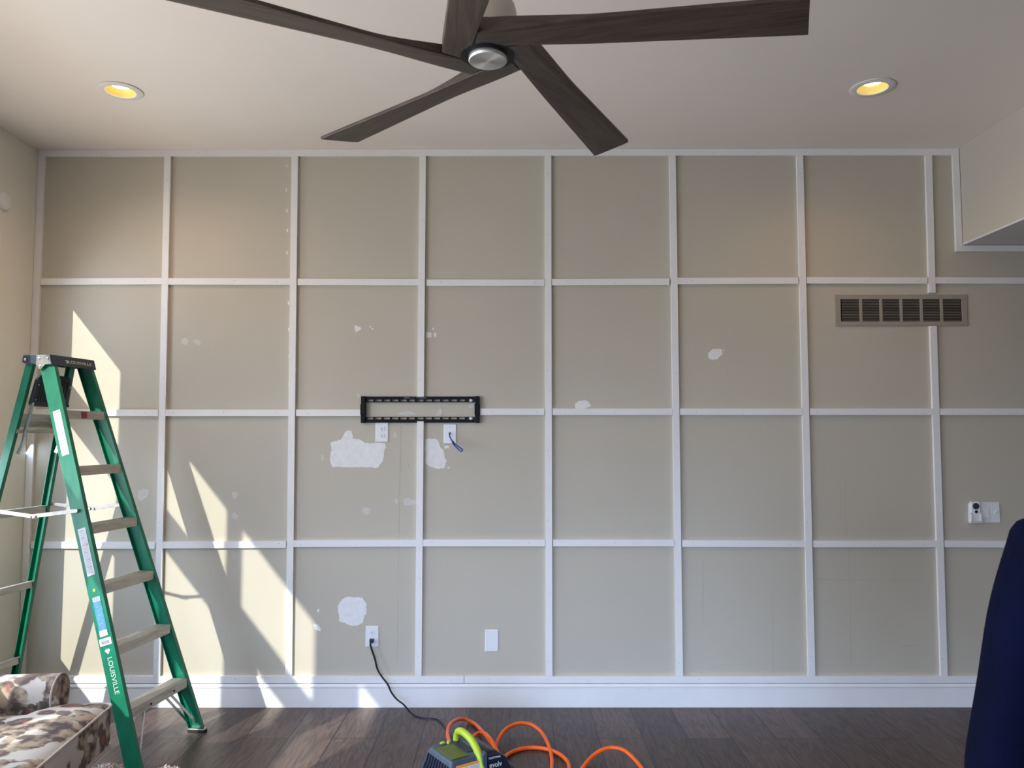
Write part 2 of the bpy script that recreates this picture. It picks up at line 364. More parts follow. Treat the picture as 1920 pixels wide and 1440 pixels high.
# ------------------------------------------------------------ battens
BW, BT = .041, .019; tn = 1
def nails(b, P, du, n, Y):
    """dimples along a strip: P start, du vector along it"""
    for i in range(n):
        t = (i+.15+random.random()*.2)/max(1, n-.5) if n > 1 else .5
        p = P+du*min(t, .97); j = Vector((random.uniform(-.006, .006), 0, random.uniform(-.006, .006)))
        b.lathe([(.0022, Y-.0004), (.0022, Y)], (p.x+j.x, 0, p.z+j.z), 'y', 8, mi=1)
def strip(A, B, n, w=BW, t=BT, name=None, miter=None):
    global tn
    A, B = Vector(A), Vector(B); A.y = B.y = 0; d = (B-A).normalized(); o = Vector((-d.z, 0, d.x))*w/2
    b = MB(); pts = [A-o, B-o, B+o, A+o]
    if miter:
        s0, s1 = miter
        if s0 > 0: pts[0] += d*w
        if s0 < 0: pts[3] += d*w
        if s1 > 0: pts[1] -= d*w
        if s1 < 0: pts[2] -= d*w
    b.loft([[p+Vector((0, -t, 0)) for p in pts], [p.copy() for p in pts]])
    nails(b, A, B-A, n, -t-.0002)
    o_ = struct(name or 'trim_%d' % tn, b, ['trim', 'nail'], bevel=.0012, seg=1); tn += 1
    return o_
def vert(x0, y0, x1, y1, n=6):
    A, B = onY(x1, y1, -BT), onY(x0, y0, -BT)
    if y1 == ybot: A.z = ZBOT
    if y0 <= ytop: B.z = H-.0462
    return strip(A, B, n)
ytop, ybot = 291, 1272
ZBOT = onY(960, 1268, -BT).z+.0004
VX = [(314, 293.5), (552.5, 541), (792.5, 784), (1027.5, 1029.5), (1261, 1274.5), (1500, 1522.5)]
for i, (xa, xb) in enumerate(VX):
    if i == 2:
        lx = lambda y: xa+(xb-xa)*(y-292)/(1268-292)
        vert(lx(ytop), ytop, lx(744), 744, 5); vert(lx(790), 790, lx(ybot), ybot, 4)
    else: vert(xa, ytop, xb, ybot, 8)
vert(1741.5, 290, 1748.5, 549, 3); vert(1750.5, 611, 1771, ybot, 6)
rowsA = [(76, 303, 528, 527), (315, 545, 527.5, 528), (558, 786, 528.5, 529), (800, 1021, 530, 530), (1035, 1255, 529, 528), (1269, 1497, 527, 526), (1513, 1739, 525.5, 526), (1754, 2060, 525.5, 527)]
rowsB = [(62, 296, 773, 774), (309, 542, 774, 774), (555, 677, 774, 774), (899, 1021, 772, 772), (1036, 1261, 772, 772), (1275, 1504, 772, 772), (1519, 1749, 772, 772), (1763, 2060, 772, 772)]
rowsC = [(58, 290, 1022, 1023), (303, 536, 1022, 1021), (549, 780, 1019.5, 1018.5), (793, 1022, 1018, 1018), (1037, 1264, 1018, 1018), (1279, 1511, 1019, 1020), (1526, 1758, 1020, 1020), (1772, 2060, 1020, 1021)]
for rows in (rowsA, rowsB, rowsC):
    for x0, x1, ya, yb in rows:
        strip(onY(x0, ya, -.018), onY(x1, yb, -.018), 3 if x1-x0 > 150 else 2, t=.018)
zt = H-.0235
strip((XL+.002, 0, zt), (-1.95, 0, zt), 4, w=.044, miter=(1, 0)); strip((-1.949, 0, zt), (.62, 0, zt), 7, w=.044)
strip((.621, 0, zt), (XR-.012, 0, zt), 8, w=.044, miter=(0, 1))
strip((XL+.024, 0, .20), (XL+.024, 0, H-.0015), 8, w=.044, miter=(0, 1))
strip((XR-.032, 0, ZSOF-.041), (XR-.032, 0, H-.0015), 3, w=.040, miter=(1, -1))
strip((XR-.052, 0, ZSOF-.022), (XRR-.05, 0, ZSOF-.022), 6, w=.038, miter=(-1, 0))
zb = .1505+.0; z1_ = onY(960, 1268, -BT).z; z0_ = onY(960, 1281, -BT).z
zc_, wb_ = (z1_+z0_)/2, (z1_-z0_)
strip((XL+.001, 0, zc_), (onY(870, 1270, 0).x, 0, zc_), 9, w=wb_); strip((onY(871, 1270, 0).x, 0, zc_), (XRR-.05, 0, zc_), 11, w=wb_)
# baseboard with a moulded cap
zt_ = z0_-.004; zn = onY(960, 1291, -.02).z
b = MB(); prof = [(0, 0), (-.016, 0), (-.016, zn-.004), (-.0135, zn), (-.0205, zn+.003), (-.022, zn+.012), (-.017, zt_-.004), (-.013, zt_), (0, zt_)]
b.prism(prof, lambda y, z: Vector((XL+.001, y, z)), lambda y, z: Vector((XRR-.01, y, z)))
struct('baseboard_back', b, 'trim', 'white moulded baseboard below the battens', bevel=.001)
b = MB(); b.prism(prof, lambda y, z: Vector((XL-y, -.03, z)), lambda y, z: Vector((XL-y, YB+.02, z))); struct('baseboard_left', b, 'trim')

# ------------------------------------------------------------ spackle and pencil on the wall
def ragged(pts, amp, n=5):
    out = []
    for i, p in enumerate(pts):
        q = pts[(i+1) % len(pts)]
        for k in range(n):
            t = k/n; out.append((p[0]+(q[0]-p[0])*t+random.uniform(-amp, amp), p[1]+(q[1]-p[1])*t+random.uniform(-amp, amp)))
    return out
def patch(px, mt='putty', amp=.6, proud=.0012, n=5, name='spackle_patch'):
    pts = ragged(px, amp, n); b = MB()
    P = [onY(x, y, 0) for x, y in pts]
    b.loft([[Vector((p.x, -proud, p.z)) for p in P], [Vector((p.x, .0005, p.z)) for p in P]])
    o = link(name, b, mt, parent=wall_back); return o
s4 = lambda L_: [(600+x/5.333, 700+y/5.333) for x, y in L_]
patch(s4([(105, 690), (150, 678), (205, 665), (235, 615), (262, 575), (310, 572), (325, 600), (330, 655), (395, 660), (450, 695), (540, 700), (560, 688), (650, 700), (662, 742), (645, 765), (640, 820), (625, 880), (575, 945), (440, 936), (300, 942), (120, 935), (98, 850), (115, 760)]), amp=.8)
patch(s4([(1055, 655), (1140, 652), (1178, 668), (1205, 735), (1238, 770), (1247, 850), (1268, 870), (1240, 948), (1180, 957), (1100, 932), (1055, 905)]), amp=.8)
patch(s4([(1240, 725), (1290, 722), (1290, 750), (1250, 752)]), 'putty', .5, n=3)
patch(s4([(1270, 950), (1285, 928), (1302, 952)]), 'putty', .3, n=2)
s12 = lambda L_: [(600+x/12, 1100+y/12) for x, y in L_]
patch(s12([(405, 430), (490, 290), (600, 225), (760, 235), (950, 250), (1040, 370), (1050, 480), (1045, 600), (1000, 650), (960, 810), (900, 850), (760, 880), (640, 860), (540, 810), (430, 780), (440, 660), (410, 560)]), amp=.7)
s12b = lambda L_: [(1240+x/12, 600+y/12) for x, y in L_]
patch(s12b([(1050, 820), (1060, 740), (1150, 660), (1200, 645), (1350, 655), (1370, 720), (1378, 775), (1300, 830), (1270, 880), (1160, 900), (1085, 875)]), amp=.35)
patch(s12b([(1380, 680), (1400, 655), (1418, 680), (1410, 705)]), amp=.1, n=2)
patch([(664.5, 611), (667, 610), (675, 613), (678, 616.5), (673, 620), (667, 623), (665, 618)], amp=.3, n=3)
patch([(692, 612), (696, 611.5), (696, 614), (693, 614)], amp=.2, n=2); patch([(697, 615), (700, 615), (700, 618), (697, 618)], amp=.2, n=2)
patch([(799, 622), (809, 624), (809, 632), (799, 634)], amp=.3, n=3); patch([(813, 627), (817, 622), (819, 631), (814, 631.5)], amp=.3, n=3)
patch([(810, 615), (813, 614), (814, 619), (811, 618)], amp=.2, n=2)
patch([(678, 955), (684, 950), (695, 953), (695, 960), (689, 965), (681, 963)], 'thinputty', .6)
patch([(739, 937), (746, 934), (746, 945), (741, 943)], 'thinputty', .4, n=3)
patch([(756, 936), (764, 933.5), (772, 936), (781, 940), (781, 945), (766, 947), (760, 948), (756, 942)], 'thinputty', .5)
patch([(746, 776), (752, 772), (765, 770), (775, 773), (781, 777), (770, 779), (752, 779)], 'thinputty', .8)
patch([(818, 779), (822, 768), (829, 766), (831, 775), (828, 779)], 'thinputty', .6)
patch([(878, 760), (888, 756), (890, 764), (880, 765)], 'thinputty', .8)
patch([(1078, 757), (1085, 752), (1097, 750), (1105, 754), (1108, 762), (1095, 766), (1079, 766)], 'putty', .7)
patch([(258, 922), (268, 916), (280, 918), (278, 930), (266, 940), (259, 936)], 'thinputty', 1.0)
patch([(434, 925), (440, 921), (446, 925), (444, 934), (437, 935)], 'thinputty', .7)
patch([(433, 966), (440, 960), (446, 966), (444, 975), (436, 972)], 'thinputty', .6)
patch([(339, 636), (347, 633), (356, 640), (350, 648), (341, 643)], 'thinputty', .8); patch([(362, 638), (369, 636), (378, 642), (374, 647), (364, 644)], 'thinputty', .8)
patch([(601, 854), (606, 851), (608, 862), (603, 864)], 'thinputty', .4, n=3)
patch([(588, 1171), (594, 1170), (602, 1178), (601, 1184), (591, 1180)], 'putty', .5, n=3); patch([(594, 1143), (598, 1141), (599, 1146), (595, 1148)], 'putty', .3, n=2)
patch([(535, 308), (539, 308), (540, 313), (535, 314)], 'thinputty', .4, n=2)
patch([(668, 740), (673, 737), (676, 744), (671, 747)], 'thinputty', .4, n=2); patch([(738, 812), (743, 811), (744, 820), (739, 820)], 'thinputty', .4, n=2)
for x, y in ((536.5, 356), (537.5, 395), (538.5, 432), (538, 474), (541, 568), (541.5, 618), (542, 668), (542, 722)):
    patch([(x-1.4, y-3), (x+1.2, y-3.5), (x+1.8, y+3), (x-.6, y+4)], 'putty', .3, n=2)
def pencil(x0, y0, x1, y1, w=.7): 
    dx, dy = x1-x0, y1-y0; l = math.hypot(dx, dy); nx, ny = -dy/l*w/2, dx/l*w/2
    patch([(x0-nx, y0-ny), (x1-nx, y1-ny), (x1+nx, y1+ny), (x0+nx, y0+ny)], M['pencilfaint'], 0, .0006, 1, 'pencil_mark')
M['pencilfaint'] = mat('faint_pencil', (.43, .385, .315, 1), .7)
for L_ in ((752, 798, 749, 930), (749, 940, 746, 1100), (746, 1110, 745, 1240), (1585, 900, 1587, 1010), (1592, 1030, 1595, 1250), (1530, 1086, 1745, 1089), (1448, 1110, 1449, 1262), (1690, 1212, 1724, 1209), (1318, 1050, 1318, 1170), (300+385, 1005, 300+420, 1004), (500, 1008, 575, 1004)):
    pencil(*L_)
for k in range(3): pencil(766+k*4, 870+k*9, 768+k*4, 878+k*9, 1.0)

# ------------------------------------------------------------ wall plates and devices
def rrect(w, h_, r=.006, n=4):
    P = []
    for sx, sy, a0 in ((1, 1, 0), (-1, 1, 90), (-1, -1, 180), (1, -1, 270)):
        for k in range(n+1):
            a = radians(a0+90*k/n); P.append((sx*(w/2-r)+r*cos(a), sy*(h_/2-r)+r*sin(a)))
    return P
def plate_mb(w, h_, t=.006):
    b = MB(); o = rrect(w, h_, .004); i = rrect(w-.008, h_-.008, .003)
    b.loft([[Vector((x, 0, z)) for x, z in o], [Vector((x, -t*.5, z)) for x, z in o], [Vector((x, -t, z)) for x, z in i]]); return b
def receptacle(parent, z):
    b = MB(); c = [(.0165*cos(a)*1.0, max(-.0135, min(.0135, .0175*sin(a)))) for a in [2*pi*k/28 for k in range(28)]]
    b.loft([[Vector((x, -.0055, z+zz)) for x, zz in c], [Vector((x, -.0085, z+zz)) for x, zz in c]])
    b.box((-.006, -.0086, z+.004), (.002, .0008, .008), mi=1); b.box((.006, -.0086, z+.004), (.002, .0008, .0065), mi=1)
    b.lathe([(.0026, -.0090), (.0026, -.0082)], (0, 0, z-.006), 'y', 10, mi=1)
    return link('receptacle', b, ['white_plastic', 'darkslot'], parent=parent)
def screw(parent, x, z, mt='white_plastic', y=-.0062):
    b = MB(); b.lathe([(.0030, y+.001), (.0028, y-.0006)], (x, 0, z), 'y', 12); b.box((x, y-.0007, z), (.004, .0004, .0008), mi=1)
    return link('screw', b, [mt, 'darkslot'], parent=parent)
def place(x, y): p = onY(x, y, 0); return (p.x, 0, p.z)
# outlet below the bracket
e = empty('wall_outlet', place(716.5, 810), 'white duplex outlet directly below the black wall bracket, beside the large spackle patch', 'outlet')
link('cover_plate', plate_mb(.081, .126), 'white_plastic', parent=e); receptacle(e, .022); receptacle(e, -.022); screw(e, 0, 0)
# cable plate with blue cable
e = empty('cable_plate', place(844, 813.5), 'white wall plate with a centre hole that a blue cable comes out of', 'wall plate')
link('cover_plate', plate_mb(.080, .122), 'white_plastic', parent=e); screw(e, 0, .044, 'steel'); screw(e, 0, -.044, 'steel')
b = MB(); b.lathe([(.006, -.0055), (.0062, -.0075), (.0035, -.0078), (.0034, -.006)], (-.002, 0, .004), 'y', 16); link('bushing', b, 'darkslot', parent=e, smooth=True)
pc = Vector(place(844, 813.5))
b = MB()
P = [(-.002, .0, .004), (-.003, -.02, .002), (.001, -.035, -.016), (.014, -.05, -.040), (.030, -.065, -.058), (.050, -.09, -.072), (.086, -.12, -.096)]
b.tube(catmull(P, 6), .0040, 8)
P = [(.018, -.055, -.052), (.030, -.072, -.068), (.050, -.095, -.086), (.074, -.115, -.106), (.084, -.12, -.104), (.086, -.12, -.096)]
b.tube(catmull(P, 6), .0040, 8)
b.tube([(.024, -.062, -.042), (.030, -.066, -.053), (.025, -.07, -.060), (.018, -.064, -.052), (.024, -.062, -.042)], .002, 6)
b.tube([(.032, -.078, -.054), (.038, -.082, -.062), (.034, -.086, -.070), (.026, -.08, -.062), (.032, -.078, -.054)], .002, 6)
o = link('blue_cable', b, 'bluecable', smooth=True, loc=pc); tag(o, 'short folded blue network cable hanging out of a wall plate', 'cable')
# lower outlet
LO = place(698, 1193)
e = empty('wall_outlet', LO, 'low white outlet above the baseboard with a black plug in its lower socket', 'outlet')
link('cover_plate', plate_mb(.081, .126), 'white_plastic', parent=e); receptacle(e, .022); receptacle(e, -.022); screw(e, 0, 0)
# blank plate
e = empty('blank_plate', place(922, 1201), 'blank white wall plate without openings, low on the wall', 'wall plate')
link('cover_plate', plate_mb(.083, .132), 'white_plastic', parent=e); screw(e, 0, .045); screw(e, 0, -.045)
# switches
e = empty('light_switch', place(1855.5, 961), 'white two-gang switch plate with one rocker and one toggle, beside the remote', 'switch')
link('cover_plate', plate_mb(.125, .126), 'white_plastic', parent=e)
b = MB(); b.add([(-.041, -.006, .033), (-.009, -.006, .033), (-.009, -.006, -.033), (-.041, -.006, -.033), (-.040, -.008, .032), (-.010, -.008, .032), (-.010, -.013, -.032), (-.040, -.013, -.032)],
    [(0, 1, 5, 4), (1, 2, 6, 5), (2, 3, 7, 6), (3, 0, 4, 7), (4, 5, 6, 7), (3, 2, 1, 0)]); link('rocker', b, 'white_plastic', parent=e)
b = MB(); b.box((.030, -.007, 0), (.012, .002, .026)); b.box((.032, -.014, .006), (.007, .018, .008), Matrix.Rotation(radians(-25), 3, 'X')); link('toggle', b, 'white_plastic', parent=e, bevel=.0015)
for x, z in ((-.025, .048), (-.025, -.048), (.030, .030), (.030, -.030)): screw(e, x, z)
# fan remote in wall cradle
RP = place(1825.5, 960)
e = empty('remote_cradle', RP, 'white plastic cradle screwed to the wall, holding a remote with a dark dial', 'holder')
b = MB(); b.box((0, -.004, -.005), (.066, .008, .118)); b.box((-.033, -.014, -.030), (.005, .028, .058)); b.box((.033, -.014, -.030), (.005, .028, .058)); b.box((0, -.014, -.062), (.070, .028, .006))
b.box((-.029, -.027, -.032), (.010, .004, .045)); b.box((.029, -.027, -.032), (.010, .004, .045))
link('cradle_body', b, 'white_plastic', parent=e, bevel=.002)
e = empty('fan_remote', RP, 'white fan remote with round dark dial standing in a wall cradle', 'remote control')
b = MB(); P = rrect(.057, .124, .006); P2 = rrect(.051, .118, .005)
b.loft([[Vector((x, -.0085, z+.004)) for x, z in P], [Vector((x, -.019, z+.004)) for x, z in P], [Vector((x, -.024, z+.004)) for x, z in P2]]); link('remote_body', b, 'white_plastic', parent=e)
M['dial'] = mat('dark_dial', (.03, .035, .06, 1), .5, noise=.5, nscale=120)
b = MB(); b.lathe([(.020, -.0235), (.0195, -.0255), (.012, -.0262)], (.002, 0, .038), 'y', 28); link('dial', b, 'dial', parent=e, smooth=True)
b = MB(); b.lathe([(.010, -.0235), (.0095, -.0252)], (.003, 0, .004), 'y', 20); link('button', b, 'darkslot', parent=e)
# round sensor on the left wall
b = MB(); b.lathe([(.052, 0), (.052, .018), (.046, .026), (.03, .030)], (0, 0, 0), 'x', 32)
o = link('wall_sensor', b, 'white_plastic', smooth=True, loc=(XL, -.335, 3.047)); tag(o, 'round white sensor high on the left wall', 'sensor')

# ------------------------------------------------------------ air return grille
gp0, gp1 = onY(1565, 553, -.004), onY(1814.5, 611, -.004); gx, gz = (gp0.x+gp1.x)/2, (gp0.z+gp1.z)/2; gw, gh = gp1.x-gp0.x, gp0.z-gp1.z
e = empty('air_grille', (gx, 0, gz), 'long beige metal return air grille with six louvred sections on the wall', 'vent')
b = MB(); fw = .028; ft = .008; b.box((0, -ft/2, gh/2-fw/2), (gw, ft, fw)); b.box((0, -ft/2, -gh/2+fw/2), (gw, ft, fw))
b.box((-gw/2+fw*.62, -ft/2, 0), (fw*1.24, ft, gh-2*fw)); b.box((gw/2-fw*.62, -ft/2, 0), (fw*1.24, ft, gh-2*fw))
iw = gw-2*fw*1.24; sw = iw/6
for k in range(1, 6): b.box((-iw/2+k*sw, -ft/2, 0), (.018, ft, gh-2*fw))
link('grille_frame', b, 'grille', parent=e, bevel=.0015)
b = MB(); b.box((0, -.0005, 0), (gw-.02, .001, gh-.02)); link('duct_shade_sheet', b, 'slotdark', parent=e)  # dark sheet behind the louvers, painted as the duct's shade
for k in range(6):
    b = MB(); n = 14; ih = gh-2*fw; xc = -iw/2+(k+.5)*sw; R = Matrix.Rotation(radians(30), 3, 'X')
    for j in range(n): b.box((xc, -.005, -ih/2+(j+.5)*ih/n), (sw-.016, .0055, .0014), R)
    link('louver_panel', b, 'grille', parent=e)

# ------------------------------------------------------------ television bracket
bp0, bp1 = onY(677, 743, -.02), onY(899, 793, -.02); bx, bz = (bp0.x+bp1.x)/2, (bp0.z+bp1.z)/2; bw, bh = bp1.x-bp0.x, bp0.z-bp1.z
e = empty('tv_bracket', (bx, 0, bz), 'black slotted steel television wall bracket screwed across two battens gaps', 'bracket')
e['label'] = 'black slotted steel television wall bracket, two rails joined by end plates'
def rail(name, zc, holes_z, h_):
    b = MB(); x0, x1 = -bw/2+.03, bw/2-.03; n = 13; pitch = (x1-x0)/n; yy = -.012; t = .003
    ht = h_/2-holes_z-.0055; hb = h_/2+holes_z-.0055
    b.box((0, yy, zc+h_/2-ht/2), (x1-x0, t, ht)); b.box((0, yy, zc-h_/2+hb/2), (x1-x0, t, hb))
    for k in range(n+1):
        b.box((x0+k*pitch, yy, zc+holes_z), (.014 if k % 6 else .02, t, .0112))
    b.box((0, -.005, zc+(h_/2-.001)*(1 if zc > 0 else -1)), (x1-x0, .010, .002))
    return link(name, b, 'black', parent=e)
rh = .036
r1 = rail('rail', bh/2-.020, -.006, rh); r2 = rail('rail', -bh/2+.020, .008, rh)
for s_, dz in ((-1, 0), (1, .0)):
    b = MB(); b.box((s_*(bw/2-.014), -.013, dz), (.028, .026, bh)); b.box((s_*(bw/2-.014), -.015, 0), (.034, .026, bh*.42)); link('end_plate', b, 'black', parent=e, bevel=.003)
b = MB(); zz = bh/2-.0085
for x0, x1, z in ((-.10, -.065, zz), (-.10, -.055, zz-.003), (-.048, -.044, zz), (-.047, -.035, zz-.002), (-.025, -.010, zz+.001), (-.012, .04, zz-.001), (-.005, .035, zz-.003)):
    for k in range(int((x1-x0)/.004)): b.box((x0+k*.004, -.0138, z), (.0028, .0004, .0014))
link('printed_marks', b, 'sticker', parent=r1)
for x, z in ((bw/2-.055, bh/2-.026), (bw/2-.055, -bh/2+.028)):
    b = MB(); b.lathe([(.0085, -.013), (.0085, -.0145), (.0055, -.0145), (.0055, -.018), (.003, -.0185)], (x, 0, z), 'y', 6 if 0 else 14); link('lag_bolt', b, 'steel', parent=e)

# ------------------------------------------------------------ recessed lights
def can(x, y, label):
    e = empty('recessed_light', (x, y, H), label, 'ceiling light', group='recessed ceiling lights')
    b = MB(); b.lathe([(.112, -.001), (.112, -.005), (.104, -.008), (.078, -.008), (.074, -.004), (.074, .0)], n=48, cap=False); link('trim_ring', b, 'trim', parent=e, smooth=True)
    return e
holes = []
CANS = [(-2.08, -.868, 'lit recessed light in the ceiling, left of the fan'), (1.89, -.893, 'lit recessed light in the ceiling, right of the fan near the bulkhead')]
# the cans sit in real holes of the ceiling
ceil = bpy.data.objects['ceiling']
for x, y, lab in CANS:
    cb = MB(); cb.lathe([(.0755, H-.02), (.0755, H+.2)], (x, y, 0), 'z', 48); co = link('cutter', cb, 'trim')
    md = ceil.modifiers.new('hole', 'BOOLEAN'); md.object = co; md.operation = 'DIFFERENCE'; holes.append(co)
bpy.context.view_layer.update()
me = bpy.data.meshes.new_from_object(ceil.evaluated_get(bpy.context.evaluated_depsgraph_get())); ceil.modifiers.clear(); ceil.data = me
for c in holes: bpy.data.objects.remove(c)
for x, y, lab in CANS:
    e = can(x, y, lab)
    b = MB(); b.lathe([(.074, -.004), (.070, .004), (.048, .028), (.046, .030)], n=48, cap=False); link('baffle', b, 'canyellow', parent=e, smooth=True)
    b = MB(); b.lathe([(.0465, .0275), (.044, .026), (.02, .0255)], n=32); link('lamp_lens', b, 'lens', parent=e, smooth=True)
    ld = bpy.data.lights.new('recessed_or_fill_lamp', 'SPOT'); ld.energy = 20 if x < 0 else 13; ld.color = (1, .60, .28); ld.spot_size = radians(160); ld.spot_blend = 1; ld.shadow_soft_size = .04
    o = bpy.data.objects.new('recessed_or_fill_lamp', ld); COL.objects.link(o); o.location = (x, y, H-.012)
for x, y, pwr in ((-2.08, -3.6, 46), (1.89, -3.6, 10)):      # added warm fill spots outside the view, no fixtures built
    zc = H if x < XR else ZSOF
    ld = bpy.data.lights.new('recessed_or_fill_lamp', 'SPOT'); ld.energy = pwr; ld.color = (1, .62, .30); ld.spot_size = radians(150); ld.spot_blend = .7; ld.shadow_soft_size = .05
    o = bpy.data.objects.new('recessed_or_fill_lamp', ld); COL.objects.link(o); o.location = (x, y, zc-.02)

# ------------------------------------------------------------ ceiling fan
FX, FY, FZ = -.072, -2.697, 2.75
fan = empty('ceiling_fan', (FX, FY, FZ), 'large five-blade ceiling fan with dark wood blades and satin nickel hub', 'ceiling fan')
b = MB(); b.lathe([(.006, .022), (.035, .022), (.060, .016), (.078, .004), (.083, -.016), (.083, -.085), (.006, -.085)], (0, 0, .145), n=48); link('motor_housing', b, 'nickel', parent=fan, smooth=True)
b = MB(); b.lathe([(.045, .0), (.045, .03), (.016, .05), (.0125, .06), (.0125, H-FZ-.17)], (0, 0, .16), n=24, ); link('downrod', b, 'nickel', parent=fan, smooth=True)
b = MB(); b.lathe([(.02, -.07), (.06, -.055), (.07, 0)], (0, 0, H-FZ), n=32); link('ceiling_canopy', b, 'nickel', parent=fan, smooth=True)
b = MB(); b.lathe([(.075, .0), (.120, .006), (.125, .05), (.07, .062)], n=40); link('blade_hub', b, 'black', parent=fan, smooth=True)
b = MB(); b.lathe([(.056, .004), (.056, -.012), (.054, -.0145)], n=48); dsk = link('hub_disc', b, 'disc', parent=fan, smooth=True)
def blade_mesh():
    b = MB(); rings = []; n = 26
    for i in range(n+1):
        s_ = i/n
        rA = -.021+(.880+.021)*s_; rB = .010+(.870-.010)*s_
        tA = -.061+.167*s_; tB = -.132+.089*s_
        k = min(1, s_/.42); k = k*k*(3-2*k)
        zA = -.000-.006*k; zB = .002+.013*k
        th = .030*(1-k)+.013
        low = []; topv = []; m_ = 7
        for j in range(m_+1):
            u = j/m_; r = rA+(rB-rA)*u; t = tA+(tB-tA)*u; z = zA+(zB-zA)*u
            low.append(Vector((r, t, z+.0015*(1 if j in (0, m_) else 0)))); topv.append(Vector((r, t, z+th)))
        rings.append(low+topv[::-1])
    b.loft(rings); return b
me0 = None
PH = 57.0
for k in range(5):
    a = radians(PH+72*k)
    if me0 is None:
        bl = link('blade', blade_mesh(), 'blade', parent=fan, bevel=.002, seg=2); me0 = bl
    else:
        bl = me0.copy(); COL.objects.link(bl); bl.parent = fan
    bl.rotation_euler = (0, 0, a)

# ------------------------------------------------------------ step ladder
S = .2985; W0, K, MM = .2657, .06583, .32791
lad = empty('step_ladder', (-1.76944, -.68092, 0), 'tall green fibreglass step ladder with aluminium steps and dark slate top cap', 'ladder', rotz=-.14446)
ZC = S*7
def fl(y_sign, z, off=0):       # front line of the front rails
    return Vector((-MM*z, y_sign*(W0-K*z+off), z))
def channel(A0, A1, web, fl_, t, sgn, front=True):
    """C channel between A0 (bottom) and A1 (top): A* = front outer corner; web runs back (-x), flanges run inward"""
    b = MB(); prof = [(0, 0), (-web, 0), (-web, fl_), (-web+t, fl_), (-web+t, t), (-t, t), (-t, fl_), (0, fl_)]
    mk = lambda A: [Vector((A.x+x, A.y-sgn*y, A.z)) for x, y in prof]
    b.loft([mk(A0), mk(A1)]); return b
def front_rail(sgn):
    b = channel(fl(sgn, .018, .026), fl(sgn, ZC-.046, .026), .086, .026, .004, sgn)
    r = link('front_rail', b, 'green', parent=lad, bevel=.0015)
    # shoe
    p = fl(sgn, .0, .026); b = MB()
    b.box((p.x-.043, p.y-sgn*.014, .016), (.094, .034, .008)); link('foot', b, 'steel', parent=r, bevel=.003)
    b = MB(); b.box((p.x-.043, p.y-sgn*.014, .006), (.100, .038, .012)); link('rubber_pad', b, 'rubber', parent=r, bevel=.002)
    return r
near_rail = front_rail(-1); far_rail = front_rail(1)
# rear legs
RB, RN, RC, RK = 1.2157, .1991, .2703, .0535
def rl(sgn, z, off=0): return Vector((-RB+RN*z, sgn*(RC-RK*z+off), z))
def rear_rail(sgn):
    b = MB(); web, fl_, t = .044, .024, .0035
    prof = [(0, 0), (-web, 0), (-web, fl_), (-web+t, fl_), (-web+t, t), (-t, t), (-t, fl_), (0, fl_)]
    mk = lambda A: [Vector((A.x+.02+x, A.y-sgn*y, A.z)) for x, y in prof]
    b.loft([mk(rl(sgn, .03)), mk(rl(sgn, ZC-.03))]); r = link('rear_rail', b, 'green', parent=lad, bevel=.001)
    p = rl(sgn, .02); b = MB(); b.box((p.x-.002, p.y-sgn*.012, .015), (.055, .036, .030)); link('rubber_pad', b, 'rubber', parent=r, bevel=.002)
rear_rail(-1); rear_rail(1)
# steps
SH = .046; SD = .084
for i in range(1, 7):
    z = S*i; w = W0-K*z; x = -MM*z; b = MB()
    tx = SH*MM
    def sec(y): 
        return [Vector((x+.001, y, z)), Vector((x+.001+tx*.3, y, z-SH)), Vector((x-.002+tx*.3, y, z-SH)), Vector((x-.002, y, z-.003)), Vector((x-SD+.004, y, z-.003)),
                Vector((x-SD+.004, y, z-SH*.7)), Vector((x-SD+.001, y, z-SH*.7)), Vector((x-SD, y, z))]
    b.loft([sec(-w), sec(w)])
    for g in range(6): b.box((x-.010-g*.013, 0, z+.0006), (.004, 2*w-.004, .0014))
    st = link('step', b, 'alu', parent=lad, bevel=.0015)
    for sg in (-1, 1):
        b = MB(); b.lathe([(.005, .0), (.005, .0025), (.003, .004)], (x+.001, sg*(w+.012), z-.020), 'x', 12); link('rivet', b, 'steel', parent=st)
    if i == 1:
        for sg, yy in ((-1, -w*.42), (1, w*.42)):
            b = MB(); b.lathe([(.006, .012), (.006, .0165)], (x-.0, yy, z-.022), 'x', 14); link('bolt_hole', b, 'darkslot', parent=st)
            b = MB(); b.bar((x-.02, yy, z-.03), (-MM*.06-.02, sg*(W0-.006), .055), .014, .003, (1, 0, 0)); link('brace', b, 'steel', parent=st)
            b = MB(); b.bar((x-.07, yy*1.05, z-.03), (-MM*.06-.075, sg*(W0-.006), .06), .014, .003, (1, 0, 0)); link('brace', b, 'steel', parent=st)
    if i == 6:
        b = MB(); xx = x+.0035
        b.box((xx+.0035, -.02, z-.022), (.001, .038, .034), Matrix.Rotation(radians(-0), 3, 'Y')); lb = link('step_label', b, 'redink', parent=st)
        b = MB()
        for k in range(5): b.box((xx+.0035, .055+random.uniform(-.004, .004), z-.010-k*.006), (.0008, .075, .0012))
        link('label_text', b, 'logo', parent=lb)
